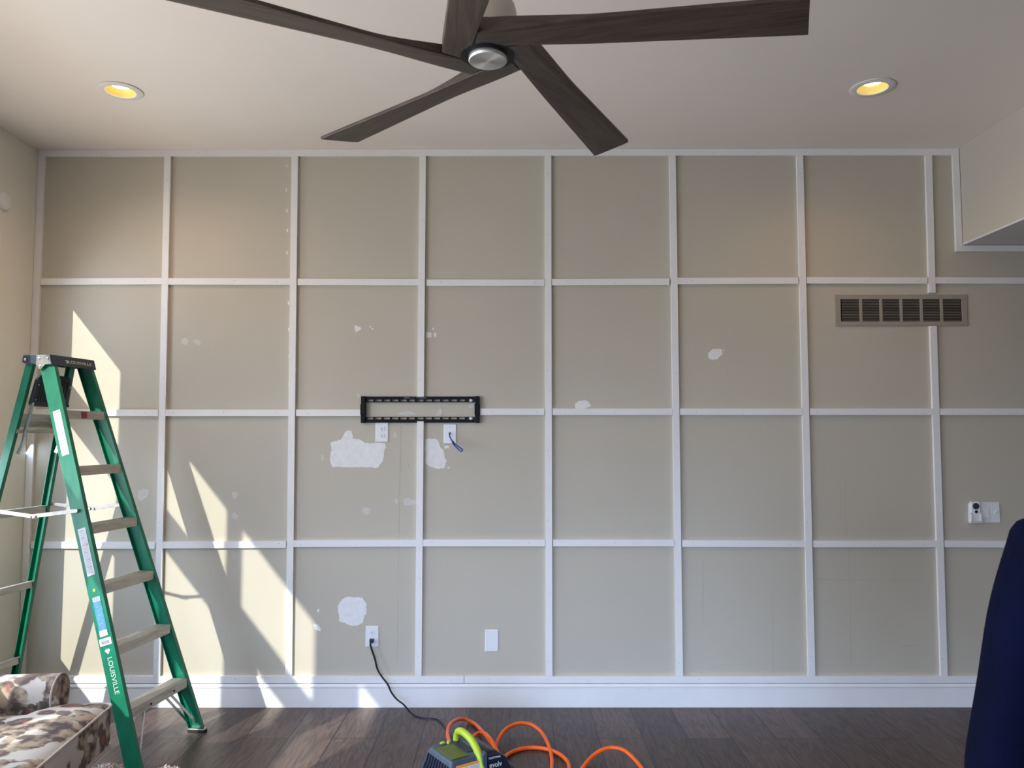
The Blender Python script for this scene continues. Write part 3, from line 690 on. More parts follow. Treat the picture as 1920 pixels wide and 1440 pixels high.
# rear rungs
for j, (z, hh) in enumerate(((1.735, .085), (1.235, .036), (.80, .034), (.36, .034))):
    p = rl(1, z); w = p.y-.004; b = MB()
    if j == 0:
        R = Matrix.Rotation(radians(20), 3, 'Y')
        b.box((p.x-.018, 0, z), (.004, 2*w, hh), R); b.box((p.x-.0, 0, z-.055), (.026, 2*w, .020))
    else:
        b.box((p.x+.012, 0, z), (.004, 2*w, hh)); b.box((p.x-.0, 0, z+hh/2), (.028, 2*w, .004)); b.box((p.x, 0, z-hh/2), (.022, 2*w, .004))
    rg = link('rear_rung', b, 'alu', parent=lad, bevel=.001)
    if j == 0:
        b = MB()
        for k in range(9): b.box((p.x-.013, -w*.75+k*.045, z+.01), (.001, .0016, .028 if k % 2 else .018), R)
        b.box((p.x-.013, -w*.75+4*.045, z-.005), (.001, 8*.045, .0012), R)
        link('measure_scale', b, 'ink', parent=rg)
# spreaders
for sg in (-1, 1):
    yo = .262
    def Y_(z): return sg*(W0-K*z+.030)
    A = Vector((-.455, sg*.218, 1.270)); Bm = Vector((-.700, sg*.226, 1.236)); Cc = Vector((-.945, sg*.206, 1.262))
    b = MB(); b.bar(A, Bm+Vector((-.02, 0, 0)), .020, .003, (0, 1, 0)); sp = link('spreader_bar', b, 'alu', parent=lad, bevel=.001)
    b = MB(); b.bar(Bm+Vector((.02, sg*.0035, 0)), Cc, .020, .003, (0, 1, 0)); link('spreader_bar', b, 'alu', parent=lad, bevel=.001)
    for P_ in (A, Bm+Vector((.012, 0, .0)), Bm-Vector((.012, 0, 0)), Cc):
        b = MB(); b.lathe([(.006, -.008), (.008, -.006), (.008, .006), (.006, .008)], P_, 'y', 12); link('pivot_rivet', b, 'steel', parent=sp)
# top cap
def cap_z(x): return ZC
xf0 = -MM*ZC+.006
b = MB()
prof = [(.004, 0), (.020, -.055), (.012, -.055), (.012, -.012), (-.130, -.012), (-.130, -.040), (-.160, -.040), (-.168, -.030), (-.158, 0)]
b.prism([(x, z) for x, z in [(.0, 0), (.018, -.056), (.010, -.058), (-.004, -.010), (-.150, -.010), (-.162, -.045), (-.168, -.042), (-.158, 0)]], lambda x, z: Vector((xf0+x, -.170, ZC+z)), lambda x, z: Vector((xf0+x, .170, ZC+z)))
cp = link('top_cap', b, 'navyplastic', parent=lad, bevel=.003)
for sg in (-1, 1):
    b = MB(); pts = [(.0, -.002), (.016, -.056), (-.03, -.056), (-.06, -.075), (-.075, -.060), (-.100, -.048), (-.150, -.048), (-.166, -.040), (-.160, -.002)]
    y0, y1 = sg*.1665, sg*.1745
    b.prism(pts, lambda x, z: Vector((xf0+x, y0, ZC+z)), lambda x, z: Vector((xf0+x, y1, ZC+z))); link('cap_end', b, 'navyplastic', parent=cp, bevel=.002)
    b = MB(); pts = [(-.002, -.004), (.010, -.050), (-.025, -.054), (-.050, -.078), (-.064, -.078), (-.080, -.050), (-.078, -.004)]
    y0, y1 = sg*.1748, sg*.1765
    b.prism(pts, lambda x, z: Vector((xf0+x-.0, y0, ZC+z)), lambda x, z: Vector((xf0+x, y1, ZC+z))); gs = link('gusset_plate', b, 'steel', parent=cp, bevel=.0006)
    for x, z in ((-.012, -.022), (-.062, -.022), (-.055, -.064), (-.143, -.026)):
        b = MB(); b.lathe([(.007, y1+sg*.0), (.0065, y1+sg*.003), (.004, y1+sg*.0045)], (xf0+x, 0, ZC+z), 'y', 14)
        link('rivet', b, 'steel', parent=cp, smooth=True)
# lettering on the cap's front edge
nf = Vector((.056, 0, .016)).normalized(); zaxis = Vector((-.018, 0, .056)).normalized()
tb = text_mb('LOUISVILLE', .024); xf(tb, frame((0, 1.55, 0), tuple(zaxis), tuple(nf), (xf0+.0105, .045, ZC-.030))); link('lettering', tb, 'logo', parent=cp)
b = MB()
for k in range(3):
    for sg in (-1, 1): b.bar((-.010-k*.005, sg*.010*(1-.2*k), .0), (.004-k*.005, 0, 0), .003, .0012, (0, 0, 1))
xf(b, frame((0, 1, 0), tuple(zaxis), tuple(nf), (xf0+.0108, -.050, ZC-.030))); link('emblem', b, 'logo', parent=cp)
# tray between the rear legs
b = MB(); xa = -.815
P = []
for sg, a0 in ((1, 0), (-1, 90)):
    for k in range(6):
        a = radians(a0+90*k/5); P.append((sg*.085+.045*cos(a), 1.945+.045*sin(a)))
P += [(-.140, 1.83), (-.132, 1.815), (.132, 1.815), (.140, 1.83)]
lean = lambda z: -RB+RN*z+.045
b.prism(P, lambda y, z: Vector((lean(z), y, z)), lambda y, z: Vector((lean(z)-.022, y, z)))
tr = link('tool_tray', b, 'trayplastic', parent=lad, bevel=.004)
b = MB()
for k in range(11): b.bar((lean(1.84)+.001, -.10+k*.02, 1.84), (lean(1.96)+.001, -.10+k*.02, 1.96), .003, .003, (1, 0, 0))
link('tray_ribs', b, 'trayplastic', parent=tr)
for y, z in ((-.118, 1.93), (-.118, 1.85), (0, 1.86), (.118, 1.93)):
    b = MB(); b.lathe([(.004, 0), (.004, .003)], (lean(z)+.0, y, z), 'x', 10); link('rivet', b, 'steel', parent=tr)
for sg in (-1, 1):
    b = MB(); y = sg*.135
    pts = catmull([(lean(1.83)+.002, y, 1.835), (lean(1.76)+.0, y, 1.76), (lean(1.70)-.01, y, 1.69), (lean(1.64)-.004, y*1.02, 1.63), (lean(1.58)-.02, y*1.04, 1.56)], 5)
    for a_, c_ in zip(pts, pts[1:]): b.bar(a_, c_+(c_-a_)*.08, .020, .003, (0, 1, 0))
    link('tray_arm', b, 'steel', parent=tr)
# stickers on the near web (outer face looks towards -y)
def web_frame(z, dx=-.043):
    up = Vector((-MM, K, 1)).normalized(); n_ = Vector((0, -1, 0)); n_ = (n_-up*n_.dot(up)).normalized(); ex = up.cross(n_)
    p = Vector((-MM*z+dx, -(W0-K*z+.026), z)); return frame(ex, up, n_, p+n_*.0008)
def sticker(name, z0, z1, w, mt, rows, ink='ink', dx=-.043):
    l = (z1-z0)*1.05; b = MB(); b.box((0, 0, 0), (w, l, .0010)); xf(b, web_frame((z0+z1)/2, dx)); s_ = link(name, b, mt, parent=near_rail)
    b = MB()
    for k in range(rows):
        y = l/2-.012-(l-.024)*k/max(1, rows-1); strong = k % 5 == 0
        b.box((random.uniform(-.002, .002), y, .0008), (w*(.78 if not strong else .7)*random.uniform(.75, 1), (.0040 if strong else .0018), .0006))
    xf(b, web_frame((z0+z1)/2, dx)); link('label_text', b, ink, parent=s_); return s_
sticker('warning_label', 1.555, 1.790, .044, 'sticker', 30); sticker('warning_label', .945, 1.180, .044, 'sticker', 30)
b = MB(); b.box((0, 0, .0008), (.012, .010, .0008)); b.v = [(x, y, z) for x, y, z in b.v]; xf(b, web_frame(1.10, -.030)); link('label_symbol', b, 'orangeink', parent=near_rail)
b = MB(); b.lathe([(.0075, 0), (.0075, .0012)], n=18); xf(b, web_frame(.872, -.045)); link('yellow_dot', b, 'yellowdot', parent=near_rail)
s_ = sticker('rating_label', .650, .842, .046, 'bluesticker', 22, 'ink')
b = MB(); b.box((0, 0, .0011), (.040, .020, .0008)); xf(b, web_frame(.828, -.043)); link('label_header', b, 'sticker', parent=s_)
tb = text_mb('225', .020, .0004); xf(tb, web_frame(.828, -.043) @ Matrix.Translation((0, 0, .0018))); link('label_number', tb, 'navyplastic', parent=s_)
b = MB(); b.box((0, 0, .0011), (.044, .030, .0008)); xf(b, web_frame(.664, -.043)); link('label_footer', b, 'sticker', parent=s_)
s_ = sticker('barcode_label', .606, .640, .066, 'sticker', 1, 'sticker')
b = MB()
for k in range(22): b.box((-.022+k*.002, -.002, .0010), (random.choice((.0006, .0011)), .018, .0006))
xf(b, web_frame(.623, -.043)); link('barcode', b, 'ink', parent=s_)
tb = text_mb('LOUISVILLE', .040, .0004); xf(tb, web_frame(.462, -.040) @ Matrix.Rotation(radians(-90), 4, 'Z') @ Matrix.Diagonal((.92, .9, 1, 1))); link('lettering', tb, 'logo', parent=near_rail)
b = MB()
for k in range(3):
    for sg in (-1, 1): b.bar((sg*(.014-k*.004), .008+k*.004, 0), (0, -.010+k*.006, 0), .0038, .0010, (0, 0, 1))
xf(b, web_frame(.575, -.042)); link('emblem', b, 'logo', parent=near_rail)

# ------------------------------------------------------------ air compressor
comp = empty('air_compressor', (-.155, -1.50, 0), 'small slate blue portable air compressor with lime green carry handle', 'air compressor', rotz=radians(0))
ux = Vector((.79, .61, 0)).normalized()
comp.rotation_euler = (0, 0, radians(34))
CZ = .285
# body: local x runs along the labelled face, local y runs back along the vent face
Lx, Ly = .145, .20
comp.location = (-.262, -1.50, 0)
b = MB()
def ring(z, g): return [Vector((-g, -g, z)), Vector((Lx+g, -g, z)), Vector((Lx+g, Ly+g, z)), Vector((-g, Ly+g, z))]
b.loft([ring(.02, .030), ring(.10, .036), ring(.20, .026), ring(.255, .010), ring(CZ, -.004)])
body = link('housing', b, 'compbody', parent=comp, bevel=.012, seg=4)
b = MB()        # tank under the housing
b.lathe([(.02, -.20), (.07, -.19), (.085, -.15), (.085, .15), (.07, .19), (.02, .20)], (Lx/2+.10, Ly/2, .095), 'x', 28); link('tank', b, 'compdark', parent=comp, smooth=True)
for x, y in ((0, 0), (Lx+.10, 0), (0, Ly), (Lx+.10, Ly)):
    b = MB(); b.lathe([(.018, 0), (.016, .03)], (x, y, 0), 'z', 16); link('rubber_foot', b, 'rubber', parent=comp)
# vents on the left face
for k in range(9):
    b = MB(); y = .012+k*.0215
    pts = catmull([(-.008-.0035, y, .262), (-.016-.004, y, .235), (-.026-.004, y+.006, .205), (-.034-.002, y+.001, .165), (-.039, y, .12)], 4)
    for a_, c_ in zip(pts, pts[1:]): b.bar(a_, c_, .0075, .006, (1, 0, 0))
    link('vent_slot', b, 'compdark', parent=body)
# olive top panel, switch
b = MB(); b.box((.048, .083, CZ+.0015), (.084, .150, .004)); link('top_panel', b, 'olive', parent=body, bevel=.003)
b = MB(); b.box((.066, .176, CZ+.002), (.05, .022, .006)); sw_ = link('switch_bezel', b, 'compbody', parent=body, bevel=.002)
b = MB(); b.ball((.056, .180, CZ+.007), (.014, .008, .006)); b.ball((.078, .166, CZ+.008), (.008, .008, .009)); link('power_switch', b, 'lime', parent=sw_, smooth=True)
# warning label on the right-hand face
b = MB(); R = Matrix.Rotation(radians(-14), 3, 'X')
b.box((.075, -.0135, .246), (.115, .002, .036), R); wl = link('warning_label', b, 'sticker', parent=body)
b = MB(); b.box((.075, -.0105, .2585), (.115, .0028, .011), R); link('label_header', b, 'orangeink', parent=wl)
b = MB()
for k in range(4):
    b.box((.050, -.0140-k*.0013, .249-k*.005), (.05, .0026, .001), R); b.box((.106, -.0140-k*.0013, .249-k*.005), (.04, .0026, .001), R)
link('label_text', b, 'ink', parent=wl)
# dark pump cover to the right of the handle
b = MB(); cx0 = Lx+.012
prof = [(.0, .10), (.0, CZ-.012), (.03, CZ+.006), (.07, CZ-.004), (.11, CZ-.035), (.14, CZ-.085), (.155, .14), (.155, .06), (0, .06)]
b.prism(prof, lambda x, z: Vector((cx0+x, -.022+.02*(z > .25), z)), lambda x, z: Vector((cx0+x, Ly+.01-.02*(z > .25), z)))
cov = link('pump_cover', b, 'compdark', parent=comp, bevel=.014, seg=4)
b = MB(); b.prism([(0, .19), (0, CZ+.004), (.018, CZ+.010), (.024, CZ-.0), (.024, .19)], lambda x, z: Vector((cx0-.016+x, -.024, z)), lambda x, z: Vector((cx0-.016+x, Ly, z))); link('handle_frame', b, 'compbody', parent=comp, bevel=.005, seg=3)
Rt = frame((1, 0, -.05), (0, .25, 1), (0, -1, .25), (cx0+.068, -.0295, .232))
Rt.translation = Vector((cx0+.045, -.030, .236)); tb = text_mb('evolv', .030, .0008); xf(tb, Rt); link('lettering', tb, 'lightink', parent=cov)
tb = text_mb('CRAFTSMAN', .0105, .0008); xf(tb, frame((1, 0, -.05), (0, .25, 1), (0, -1, .25), (cx0+.045, -.0225, .263))); link('lettering', tb, 'lightink', parent=cov)
# recess and handle
b = MB(); b.box((.125, .115, CZ+.001), (.040, .15, .003)); link('handle_recess', b, 'compdark', parent=body, bevel=.002)
b = MB(); P = catmull([(.128, .185, CZ-.01), (.128, .180, CZ+.030), (.128, .150, CZ+.052), (.128, .105, CZ+.055), (.131, .050, CZ+.040), (.137, .012, CZ+.005), (.142, -.012, CZ-.05), (.142, -.020, CZ-.10)], 6)
b.tube(P, [.016 if 8 < i < 34 else .0135 for i in range(len(P))], 14); link('carry_handle', b, 'lime', parent=comp, smooth=True)
tb = text_mb('VOLT', .014, .0006); xf(tb, frame((.9, -.4, 0), (.4, .9, 0), (0, 0, 1), (.125, .06, CZ+.003)))
b = MB(); b.box((-.062, .03, .165), (.03, .018, .022)); link('drain_tab', b, 'rubber', parent=comp, bevel=.003)

# ------------------------------------------------------------ orange hose
r_ = .0102
def fz(x, y, z=r_): return onZ(x, y, z)
HP = [fz(846, 1402, .20), fz(841, 1385, .14), fz(840, 1368, .10), fz(848, 1354, .06), fz(866, 1348, .03), fz(888, 1356, .012), fz(904, 1371, .03), fz(918, 1388, .04), fz(929, 1403, .03), fz(934, 1418, .012),
      fz(915, 1432, .012), fz(890, 1420, .02), fz(882, 1396, .03), fz(886, 1383, .035), fz(896, 1375, .03), fz(909, 1375, .035), fz(919, 1385, .05), fz(926, 1395, .04), fz(932, 1412, .015),
      fz(928, 1420, .012), fz(929, 1402, .012), fz(936, 1384, .03), fz(949, 1367, .05), fz(968, 1357.5, .06), fz(985, 1356, .06), fz(1001, 1361, .05), fz(1016, 1374, .03), fz(1026, 1391, .018), fz(1033, 1412), fz(1035, 1438), fz(1030, 1462),
      fz(1045, 1478), fz(1062, 1462), fz(1067, 1436), fz(1056, 1419, .012), fz(1033, 1407, .012), fz(1005, 1402), fz(975, 1405), fz(950, 1417), fz(935, 1440), fz(950, 1470), fz(1000, 1500), fz(1060, 1490), fz(1088, 1446),
      fz(1110, 1419, .03), fz(1132, 1405, .05), fz(1152, 1402, .055), fz(1170, 1407, .05), fz(1188, 1422, .03), fz(1206, 1444), fz(1225, 1475), fz(1245, 1520)]
b = MB(); b.tube(catmull(HP, 7), r_, 12); o = link('air_hose', b, 'hose', smooth=True); tag(o, 'orange rubber air hose looping over the floor from the compressor', 'hose')

# ------------------------------------------------------------ black power cord
pw = empty('power_cord', LO, 'black power cord running from the low wall outlet down to the compressor', 'cord')
b = MB(); b.loft([[Vector((x*s_, y, -.022+z*s_)) for x, z in ((-.012, .012), (.012, .012), (.013, -.006), (.006, -.014), (-.006, -.014), (-.013, -.006))] for y, s_ in ((-.009, 1), (-.026, 1.05), (-.040, .8))])
link('plug', b, 'cord', parent=pw, bevel=.002)
L0 = Vector(LO)
CP = [L0+Vector((-.003, -.034, -.028)), L0+Vector((-.002, -.040, -.048))]
for x, y, Y in ((703, 1235, -.05), (708, 1255, -.055), (717, 1270, -.06), (727, 1283, -.07), (734, 1298, -.09), (744, 1311, -.11), (757, 1321, -.13)): CP.append(onY(x, y, Y))
CP += [onZ(768, 1334, .02), onZ(777, 1341, .006), onZ(792, 1346, .005), onZ(810, 1347, .005), onZ(822, 1350, .006), onZ(832, 1359, .005), onZ(842, 1375, .005), onZ(853, 1389, .005), onZ(862, 1410, .03)]
b = MB(); P = catmull([p-L0 for p in CP], 7)
b.tube([p+Vector((.0018, 0, 0)) for p in P], .0034, 8); b.tube([p-Vector((.0030, 0, 0)) for p in P], .0034, 8); link('cable', b, 'cord', parent=pw, smooth=True)

# ------------------------------------------------------------ armchair
ch = empty('armchair', (-2.12, -1.84, 0), 'upholstered armchair in cream, grey and rust ikat print with piped seat cushion', 'armchair', rotz=radians(6))
ch.location = (-2.11, -1.835, .0)
def pad(name, outline, z0, z1, bulge, parent, mats='fabric', rr=.03, tilt=None, sub=0, mtx=None, sag=None):
    cx = sum(p[0] for p in outline)/len(outline); cy = sum(p[1] for p in outline)/len(outline); rings = []
    levels = [(.02, z0), (.6, z0), (.94, z0), (.985, z0+rr*.3), (1, z0+rr), (1, (z0+z1)/2), (1, z1-rr), (.988, z1-rr*.35), (.955, z1), (.85, z1+bulge*.45), (.6, z1+bulge*.85), (.3, z1+bulge), (.02, z1+bulge)]
    for s_, z in levels: rings.append([Vector((cx+(x-cx)*s_, cy+(y-cy)*s_, z)) for x, y in outline])
    b = MB(); b.loft(rings)
    if mtx is not None: xf(b, mtx)
    return link(name, b, mats, parent=parent, smooth=True)
def dense(P, r=.04, n=5, sub=6):
    out = []; N_ = len(P)
    for i in range(N_):
        p0, p1, p2 = Vector(P[i-1]), Vector(P[i]), Vector(P[(i+1) % N_]); a = (p0-p1).normalized(); c = (p2-p1).normalized()
        A, B = p1+a*r, p1+c*r
        for k in range(n+1):
            t = k/n; out.append((A*(1-t)+p1*t)*(1-t)+(p1*(1-t)+B*t)*t)
        nx = Vector(P[(i+1) % N_])-c*r
        for k in range(1, sub): out.append(B+(nx-B)*k/sub)
    return [(p[0], p[1]) for p in out]
# base
base = pad('seat_base', dense([(.34, -.36), (.34, .36), (-.42, .36), (-.42, -.36)], .06), .10, .31, .0, ch, rr=.05)
for x, y in ((.26, .30), (.26, -.30), (-.36, .30), (-.36, -.30)):
    b = MB(); b.lathe([(.016, 0), (.026, .12)], (x, y, 0), 'z', 16); link('leg', b, 'woodleg', parent=ch)
TS = dense([(.415, .385), (.415, -.385), (.20, -.385), (.17, -.255), (-.30, -.255), (-.30, .255), (.17, .255), (.20, .385)], .05)
cush = pad('seat_cushion', TS, .32, .497, .035, ch, rr=.03)
for zz in (.494, .325):
    b = MB(); P = [Vector((x*1.0, y*1.0, zz+.0)) for x, y in TS]; b.tube(P+[P[0], P[1]], .0055, 8); link('piping', b, 'piping', parent=cush, smooth=True)
for sg in (1, -1):          # rolled arms
    prof = []
    for k in range(15):
        a = radians(-35+250*k/14); prof.append((sg*.375+.085*cos(a), .545+.085*sin(a)*1.0))
    prof += [(sg*.375-.062, .12), (sg*.375+.062, .12)]
    b = MB(); rings = []
    for x, s_ in ((.195, .86), (.20, .95), (.185, 1.0), (.10, 1.0), (0, 1.0), (-.2, 1), (-.42, 1)):
        if x == .20: x = .197
        rings.append([Vector((x, sg*.375+(y-sg*.375)*s_, .40+(z-.40)*s_)) for y, z in prof])
    rings[0] = [Vector((.20, v.y, v.z)) for v in rings[0]]; rings[1] = [Vector((.196, v.y, v.z)) for v in rings[1]]
    b.loft(rings); ar = link('rolled_arm', b, 'fabric', parent=ch, smooth=True)
    b = MB(); P = [Vector((.192, y, z)) for y, z in prof]; b.tube(P+[P[0]], .005, 8); link('piping', b, 'piping', parent=ar, smooth=True)
mt = frame((0, 0, 1), (0, 1, 0), (1, 0, 0), (-.40, 0, 0))
Rb = Matrix.Translation((-.36, 0, .40)) @ Matrix.Rotation(radians(-12), 4, 'Y') @ frame((0, 0, 1), (0, 1, 0), (1, 0, 0), (0, 0, 0))
pad('back_rest', dense([(-.26, -.40), (-.26, .40), (.50, .36), (.50, -.36)], .08), -.10, .04, .02, ch, mtx=Rb, rr=.04)
pad('back_cushion', dense([(.08, -.27), (.08, .27), (.46, .27), (.46, -.27)], .07), .05, .17, .04, ch, mtx=Rb, rr=.04)

# ------------------------------------------------------------ shaggy pouf
pf = empty('shaggy_pouf', (-1.42, -1.90, 0), 'curly pinkish beige shaggy floor pouf in front of the armchair', 'pouf')
b = MB(); b.lathe([(.14, .0), (.155, .03), (.17, .12), (.17, .28), (.155, .325), (.11, .345), (.02, .35)], n=40)
b.ball((-.105, 0, .348), (.070, .085, .060), n=20); b.ball((.122, .0, .350), (.046, .07, .052), n=20); link('pouf_body', b, 'fur', parent=pf, smooth=True)
b = MB(); rnd = random.Random(3)
for k in range(2600):
    a = rnd.uniform(0, 2*pi); t = rnd.random()
    if t < .5: rr, z, nrm = .168, rnd.uniform(.04, .32), Vector((cos(a), sin(a), .1))
    elif t < .66: rr, z, nrm = 0, 0, None
    else:
        rr = .165*math.sqrt(rnd.random()); z = .347-.05*(rr/.165)**3; nrm = Vector((cos(a)*rr*3, sin(a)*rr*3, 1)).normalized()
    if nrm is None:
        c0, r0 = ((-.105, 0, .348), (.070, .085, .060)) if rnd.random() < .6 else ((.122, 0, .350), (.046, .07, .052))
        th_ = rnd.uniform(0, 1.5); nrm = Vector((cos(a)*sin(th_), sin(a)*sin(th_), cos(th_)))
        p = Vector([c0[i]+r0[i]*nrm[i] for i in range(3)])
    else: p = Vector((cos(a)*rr, sin(a)*rr, z))
    e1 = nrm.orthogonal().normalized(); e2 = nrm.cross(e1); ph = rnd.uniform(0, 6.28); R_ = rnd.uniform(.004, .008)
    hgt = rnd.uniform(.016, .028)
    pts = [p+nrm*(hgt*i/7)+e1*(R_*cos(ph+i*1.0))+e2*(R_*sin(ph+i*1.0)) for i in range(8)]
    b.tube(pts, [.0036*(1-.08*i) for i in range(8)], 4)
o = link('curly_pile', b, 'fur', parent=pf, smooth=True); o['kind'] = 'stuff'

# ------------------------------------------------------------ person at the right edge
PX, PY = 1.385, -3.10
per = empty('person', (PX, PY, 0), 'person in a navy blue hooded sweatshirt standing at the right edge, seen from behind', 'person', rotz=radians(0))
def skin_mesh(name, joints, edges, mats, parent, sub=2, root=0):
    me = bpy.data.meshes.new(name); me.from_pydata([j[0] for j in joints], edges, []); me.update()
    o = bpy.data.objects.new(name, me); COL.objects.link(o); o.parent = parent
    me.materials.append(M[mats])
    md = o.modifiers.new('skin', 'SKIN'); md.use_smooth_shade = True
    if not me.skin_vertices: 
        bm = bmesh.new(); bm.from_mesh(me); bm.verts.layers.skin.verify(); bm.to_mesh(me); bm.free()
    for i, (p, r) in enumerate(joints):
        sv = me.skin_vertices[0].data[i]; sv.radius = r if isinstance(r, tuple) else (r, r); sv.use_root = (i == root)
    s_ = o.modifiers.new('sub', 'SUBSURF'); s_.levels = sub; s_.render_levels = sub
    return o
# faces +y (towards the battened wall)
J = [((0, 0, .96), (.135, .10)), ((0, 0, 1.12), (.125, .090)), ((0, .0, 1.30), (.140, .095)), ((0, 0, 1.41), (.10, .072)), ((0, -.005, 1.50), (.058, .058)), ((0, .015, 1.57), (.055, .058)),
     ((-.17, 0, 1.40), (.050, .050)), ((-.225, -.01, 1.30), (.052, .052)), ((-.25, -.01, 1.12), (.042, .042)), ((-.275, .03, .98), (.036, .036)), ((-.292, .06, .78), (.026, .026)),
     ((.17, 0, 1.40), (.050, .050)), ((.225, -.01, 1.30), (.052, .052)), ((.25, -.01, 1.12), (.042, .042)), ((.275, .03, .98), (.036, .036)), ((.292, .06, .78), (.026, .026)),
     ((-.10, 0, .86), (.095, .10)), ((-.11, .01, .50), (.062, .065)), ((-.115, -.02, .30), (.055, .058)), ((-.12, -.02, .09), (.038, .042)), ((-.12, .08, .045), (.04, .035)), ((-.12, .17, .035), (.04, .028)),
     ((.10, 0, .86), (.095, .10)), ((.11, .01, .50), (.062, .065)), ((.115, -.02, .30), (.055, .058)), ((.12, -.02, .09), (.038, .042)), ((.12, .08, .045), (.04, .035)), ((.12, .17, .035), (.04, .028))]
E_ = [(0, 1), (1, 2), (2, 3), (3, 4), (4, 5), (3, 6), (6, 7), (7, 8), (8, 9), (9, 10), (3, 11), (11, 12), (12, 13), (13, 14), (14, 15), (0, 16), (16, 17), (17, 18), (18, 19), (19, 20), (20, 21), (0, 22), (22, 23), (23, 24), (24, 25), (25, 26), (26, 27)]
skin_mesh('body', J, E_, 'skin', per)
# head
b = MB(); rings = []
prof = [(1.545, .045, .052, .0), (1.565, .058, .070, .012), (1.60, .068, .088, .018), (1.64, .073, .096, .012), (1.68, .076, .099, .004), (1.72, .076, .098, .0), (1.75, .070, .090, -.004), (1.775, .052, .066, -.006), (1.788, .025, .03, -.006), (1.79, .003, .003, -.006)]
for z, rx, ry, oy in prof:
    rings.append([Vector((rx*cos(a), oy+ry*sin(a), z)) for a in [2*pi*k/28 for k in range(28)]])
b.loft(rings); hd = link('head', b, 'skin', parent=per, smooth=True)
b = MB(); b.loft([[Vector((x*s_, .103+y, z)) for x, z in ((-.008, 1.69), (.008, 1.69), (.014, 1.648), (-.014, 1.648))] for y, s_ in ((-.02, 1.2), (.006, .8))]); link('nose', b, 'skin', parent=hd, bevel=.004, smooth=True)
b = MB(); b.ball((-.030, .091, 1.688), (.012, .008, .008)); b.ball((.030, .091, 1.688), (.012, .008, .008)); link('eyes', b, 'eyewhite', parent=hd, smooth=True)
b = MB(); b.ball((0, .099, 1.622), (.024, .008, .006)); M['lips'] = mat('lips', (.42, .15, .13, 1), .4); link('mouth', b, 'lips', parent=hd, smooth=True)
for sg in (-1, 1):
    b = MB(); b.ball((sg*.078, -.002, 1.675), (.010, .020, .032)); link('ear', b, 'skin', parent=hd, smooth=True)
b = MB(); rings = []
for z, rx, ry, oy in ((1.60, .060, .070, -.030), (1.64, .076, .088, -.020), (1.69, .083, .092, -.016), (1.73, .086, .103, -.004), (1.765, .078, .096, -.004), (1.79, .056, .07, -.006), (1.803, .022, .03, -.006)):
    rings.append([Vector((rx*cos(a), oy+ry*sin(a)*(1 if sin(a) < 0 or z > 1.72 else .25), z)) for a in [2*pi*k/28 for k in range(28)]])
b.loft(rings); link('hair', b, 'hair', parent=per, smooth=True)
# hands: palm + five fingers each
for sg in (-1, 1):
    hx, hy, hz = sg*.294, .065, .755
    hj = [((hx, hy, hz+.03), (.024, .024)), ((hx, hy+.005, hz-.01), (.016, .034)), ((hx, hy+.010, hz-.055), (.014, .038))]; he = [(0, 1), (1, 2)]
    for i_, (fy, ln) in enumerate(((-.030, .058), (-.010, .070), (.011, .074), (.031, .066))):
        n0 = len(hj); y0 = hy+.010+fy
        hj += [((hx, y0, hz-.07), (.0095, .0095)), ((hx-sg*.006, y0+.004, hz-.07-ln*.45), (.0088, .0088)), ((hx-sg*.020, y0+.008, hz-.07-ln*.85), (.0075, .0075))]
        he += [(2, n0), (n0, n0+1), (n0+1, n0+2)]
    n0 = len(hj); hj += [((hx-sg*.010, hy+.040, hz-.015), (.0115, .0115)), ((hx-sg*.018, hy+.056, hz-.045), (.0095, .0095)), ((hx-sg*.022, hy+.060, hz-.072), (.008, .008))]; he += [(1, n0), (n0, n0+1), (n0+1, n0+2)]
    skin_mesh('hand', hj, he, 'skin', per)
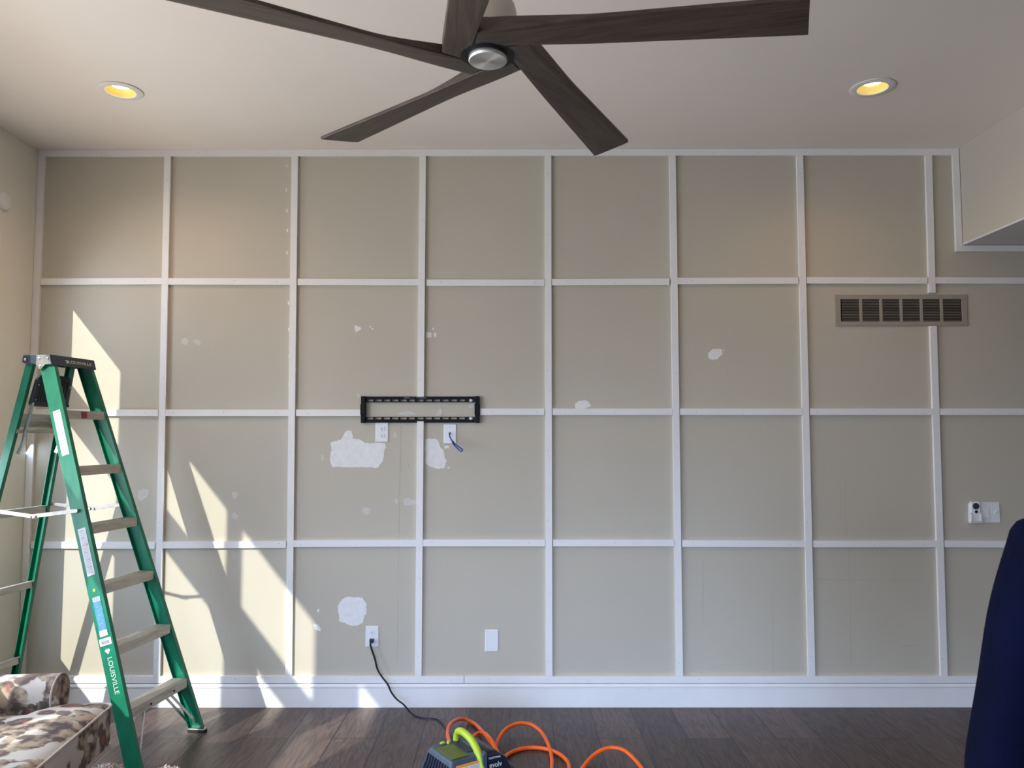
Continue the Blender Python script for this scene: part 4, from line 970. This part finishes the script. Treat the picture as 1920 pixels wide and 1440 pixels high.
# sweatshirt
SJ = [((0, 0, .82), (.190, .150)), ((0, 0, 1.04), (.190, .150)), ((0, 0, 1.28), (.195, .140)), ((0, 0, 1.41), (.150, .105)), ((0, -.012, 1.495), (.088, .084)),
      ((-.185, 0, 1.405), (.085, .085)), ((-.238, -.005, 1.27), (.080, .080)), ((-.268, -.005, 1.12), (.074, .074)), ((-.287, .02, .98), (.072, .070)), ((-.298, .040, .88), (.070, .066)), ((-.300, .055, .80), (.050, .048)),
      ((.185, 0, 1.405), (.085, .085)), ((.238, -.005, 1.27), (.080, .080)), ((.268, -.005, 1.12), (.074, .074)), ((.287, .02, .98), (.072, .070)), ((.298, .040, .88), (.070, .066)), ((.300, .055, .80), (.050, .048))]
SE = [(0, 1), (1, 2), (2, 3), (3, 4), (3, 5), (5, 6), (6, 7), (7, 8), (8, 9), (9, 10), (3, 11), (11, 12), (12, 13), (13, 14), (14, 15), (15, 16)]
skin_mesh('hooded_sweatshirt', SJ, SE, 'navyfabric', per)
b = MB(); rings = []
for z, rx, ry, oy in ((1.405, .155, .055, -.115), (1.44, .150, .060, -.105), (1.475, .125, .055, -.080), (1.50, .100, .05, -.055), (1.515, .080, .035, -.04)):
    rings.append([Vector((rx*cos(a), oy+ry*sin(a), z)) for a in [2*pi*k/28 for k in range(28)]])
b.loft(rings); link('hood', b, 'navyfabric', parent=per, smooth=True, sub=1)
TJ = [((0, 0, .93), (.155, .118)), ((0, 0, 1.05), (.150, .112)), ((-.095, 0, .80), (.098, .105)), ((-.11, .01, .50), (.080, .082)), ((-.115, -.02, .30), (.074, .076)), ((-.12, -.02, .07), (.068, .074)),
      ((.095, 0, .80), (.098, .105)), ((.11, .01, .50), (.080, .082)), ((.115, -.02, .30), (.074, .076)), ((.12, -.02, .07), (.068, .074))]
skin_mesh('trousers', TJ, [(0, 1), (0, 2), (2, 3), (3, 4), (4, 5), (0, 6), (6, 7), (7, 8), (8, 9)], 'jeans', per)
for sg in (-1, 1):
    b = MB(); rings = []
    for y, rx, rz in ((-.09, .03, .035), (-.075, .042, .05), (0, .047, .052), (.09, .05, .042), (.17, .046, .032), (.215, .028, .02)):
        rings.append([Vector((sg*.12+rx*cos(a), y, max(.0, .045+rz*sin(a)))) for a in [2*pi*k/20 for k in range(20)]])
    b.loft(rings); link('shoe', b, 'rubber', parent=per, smooth=True)
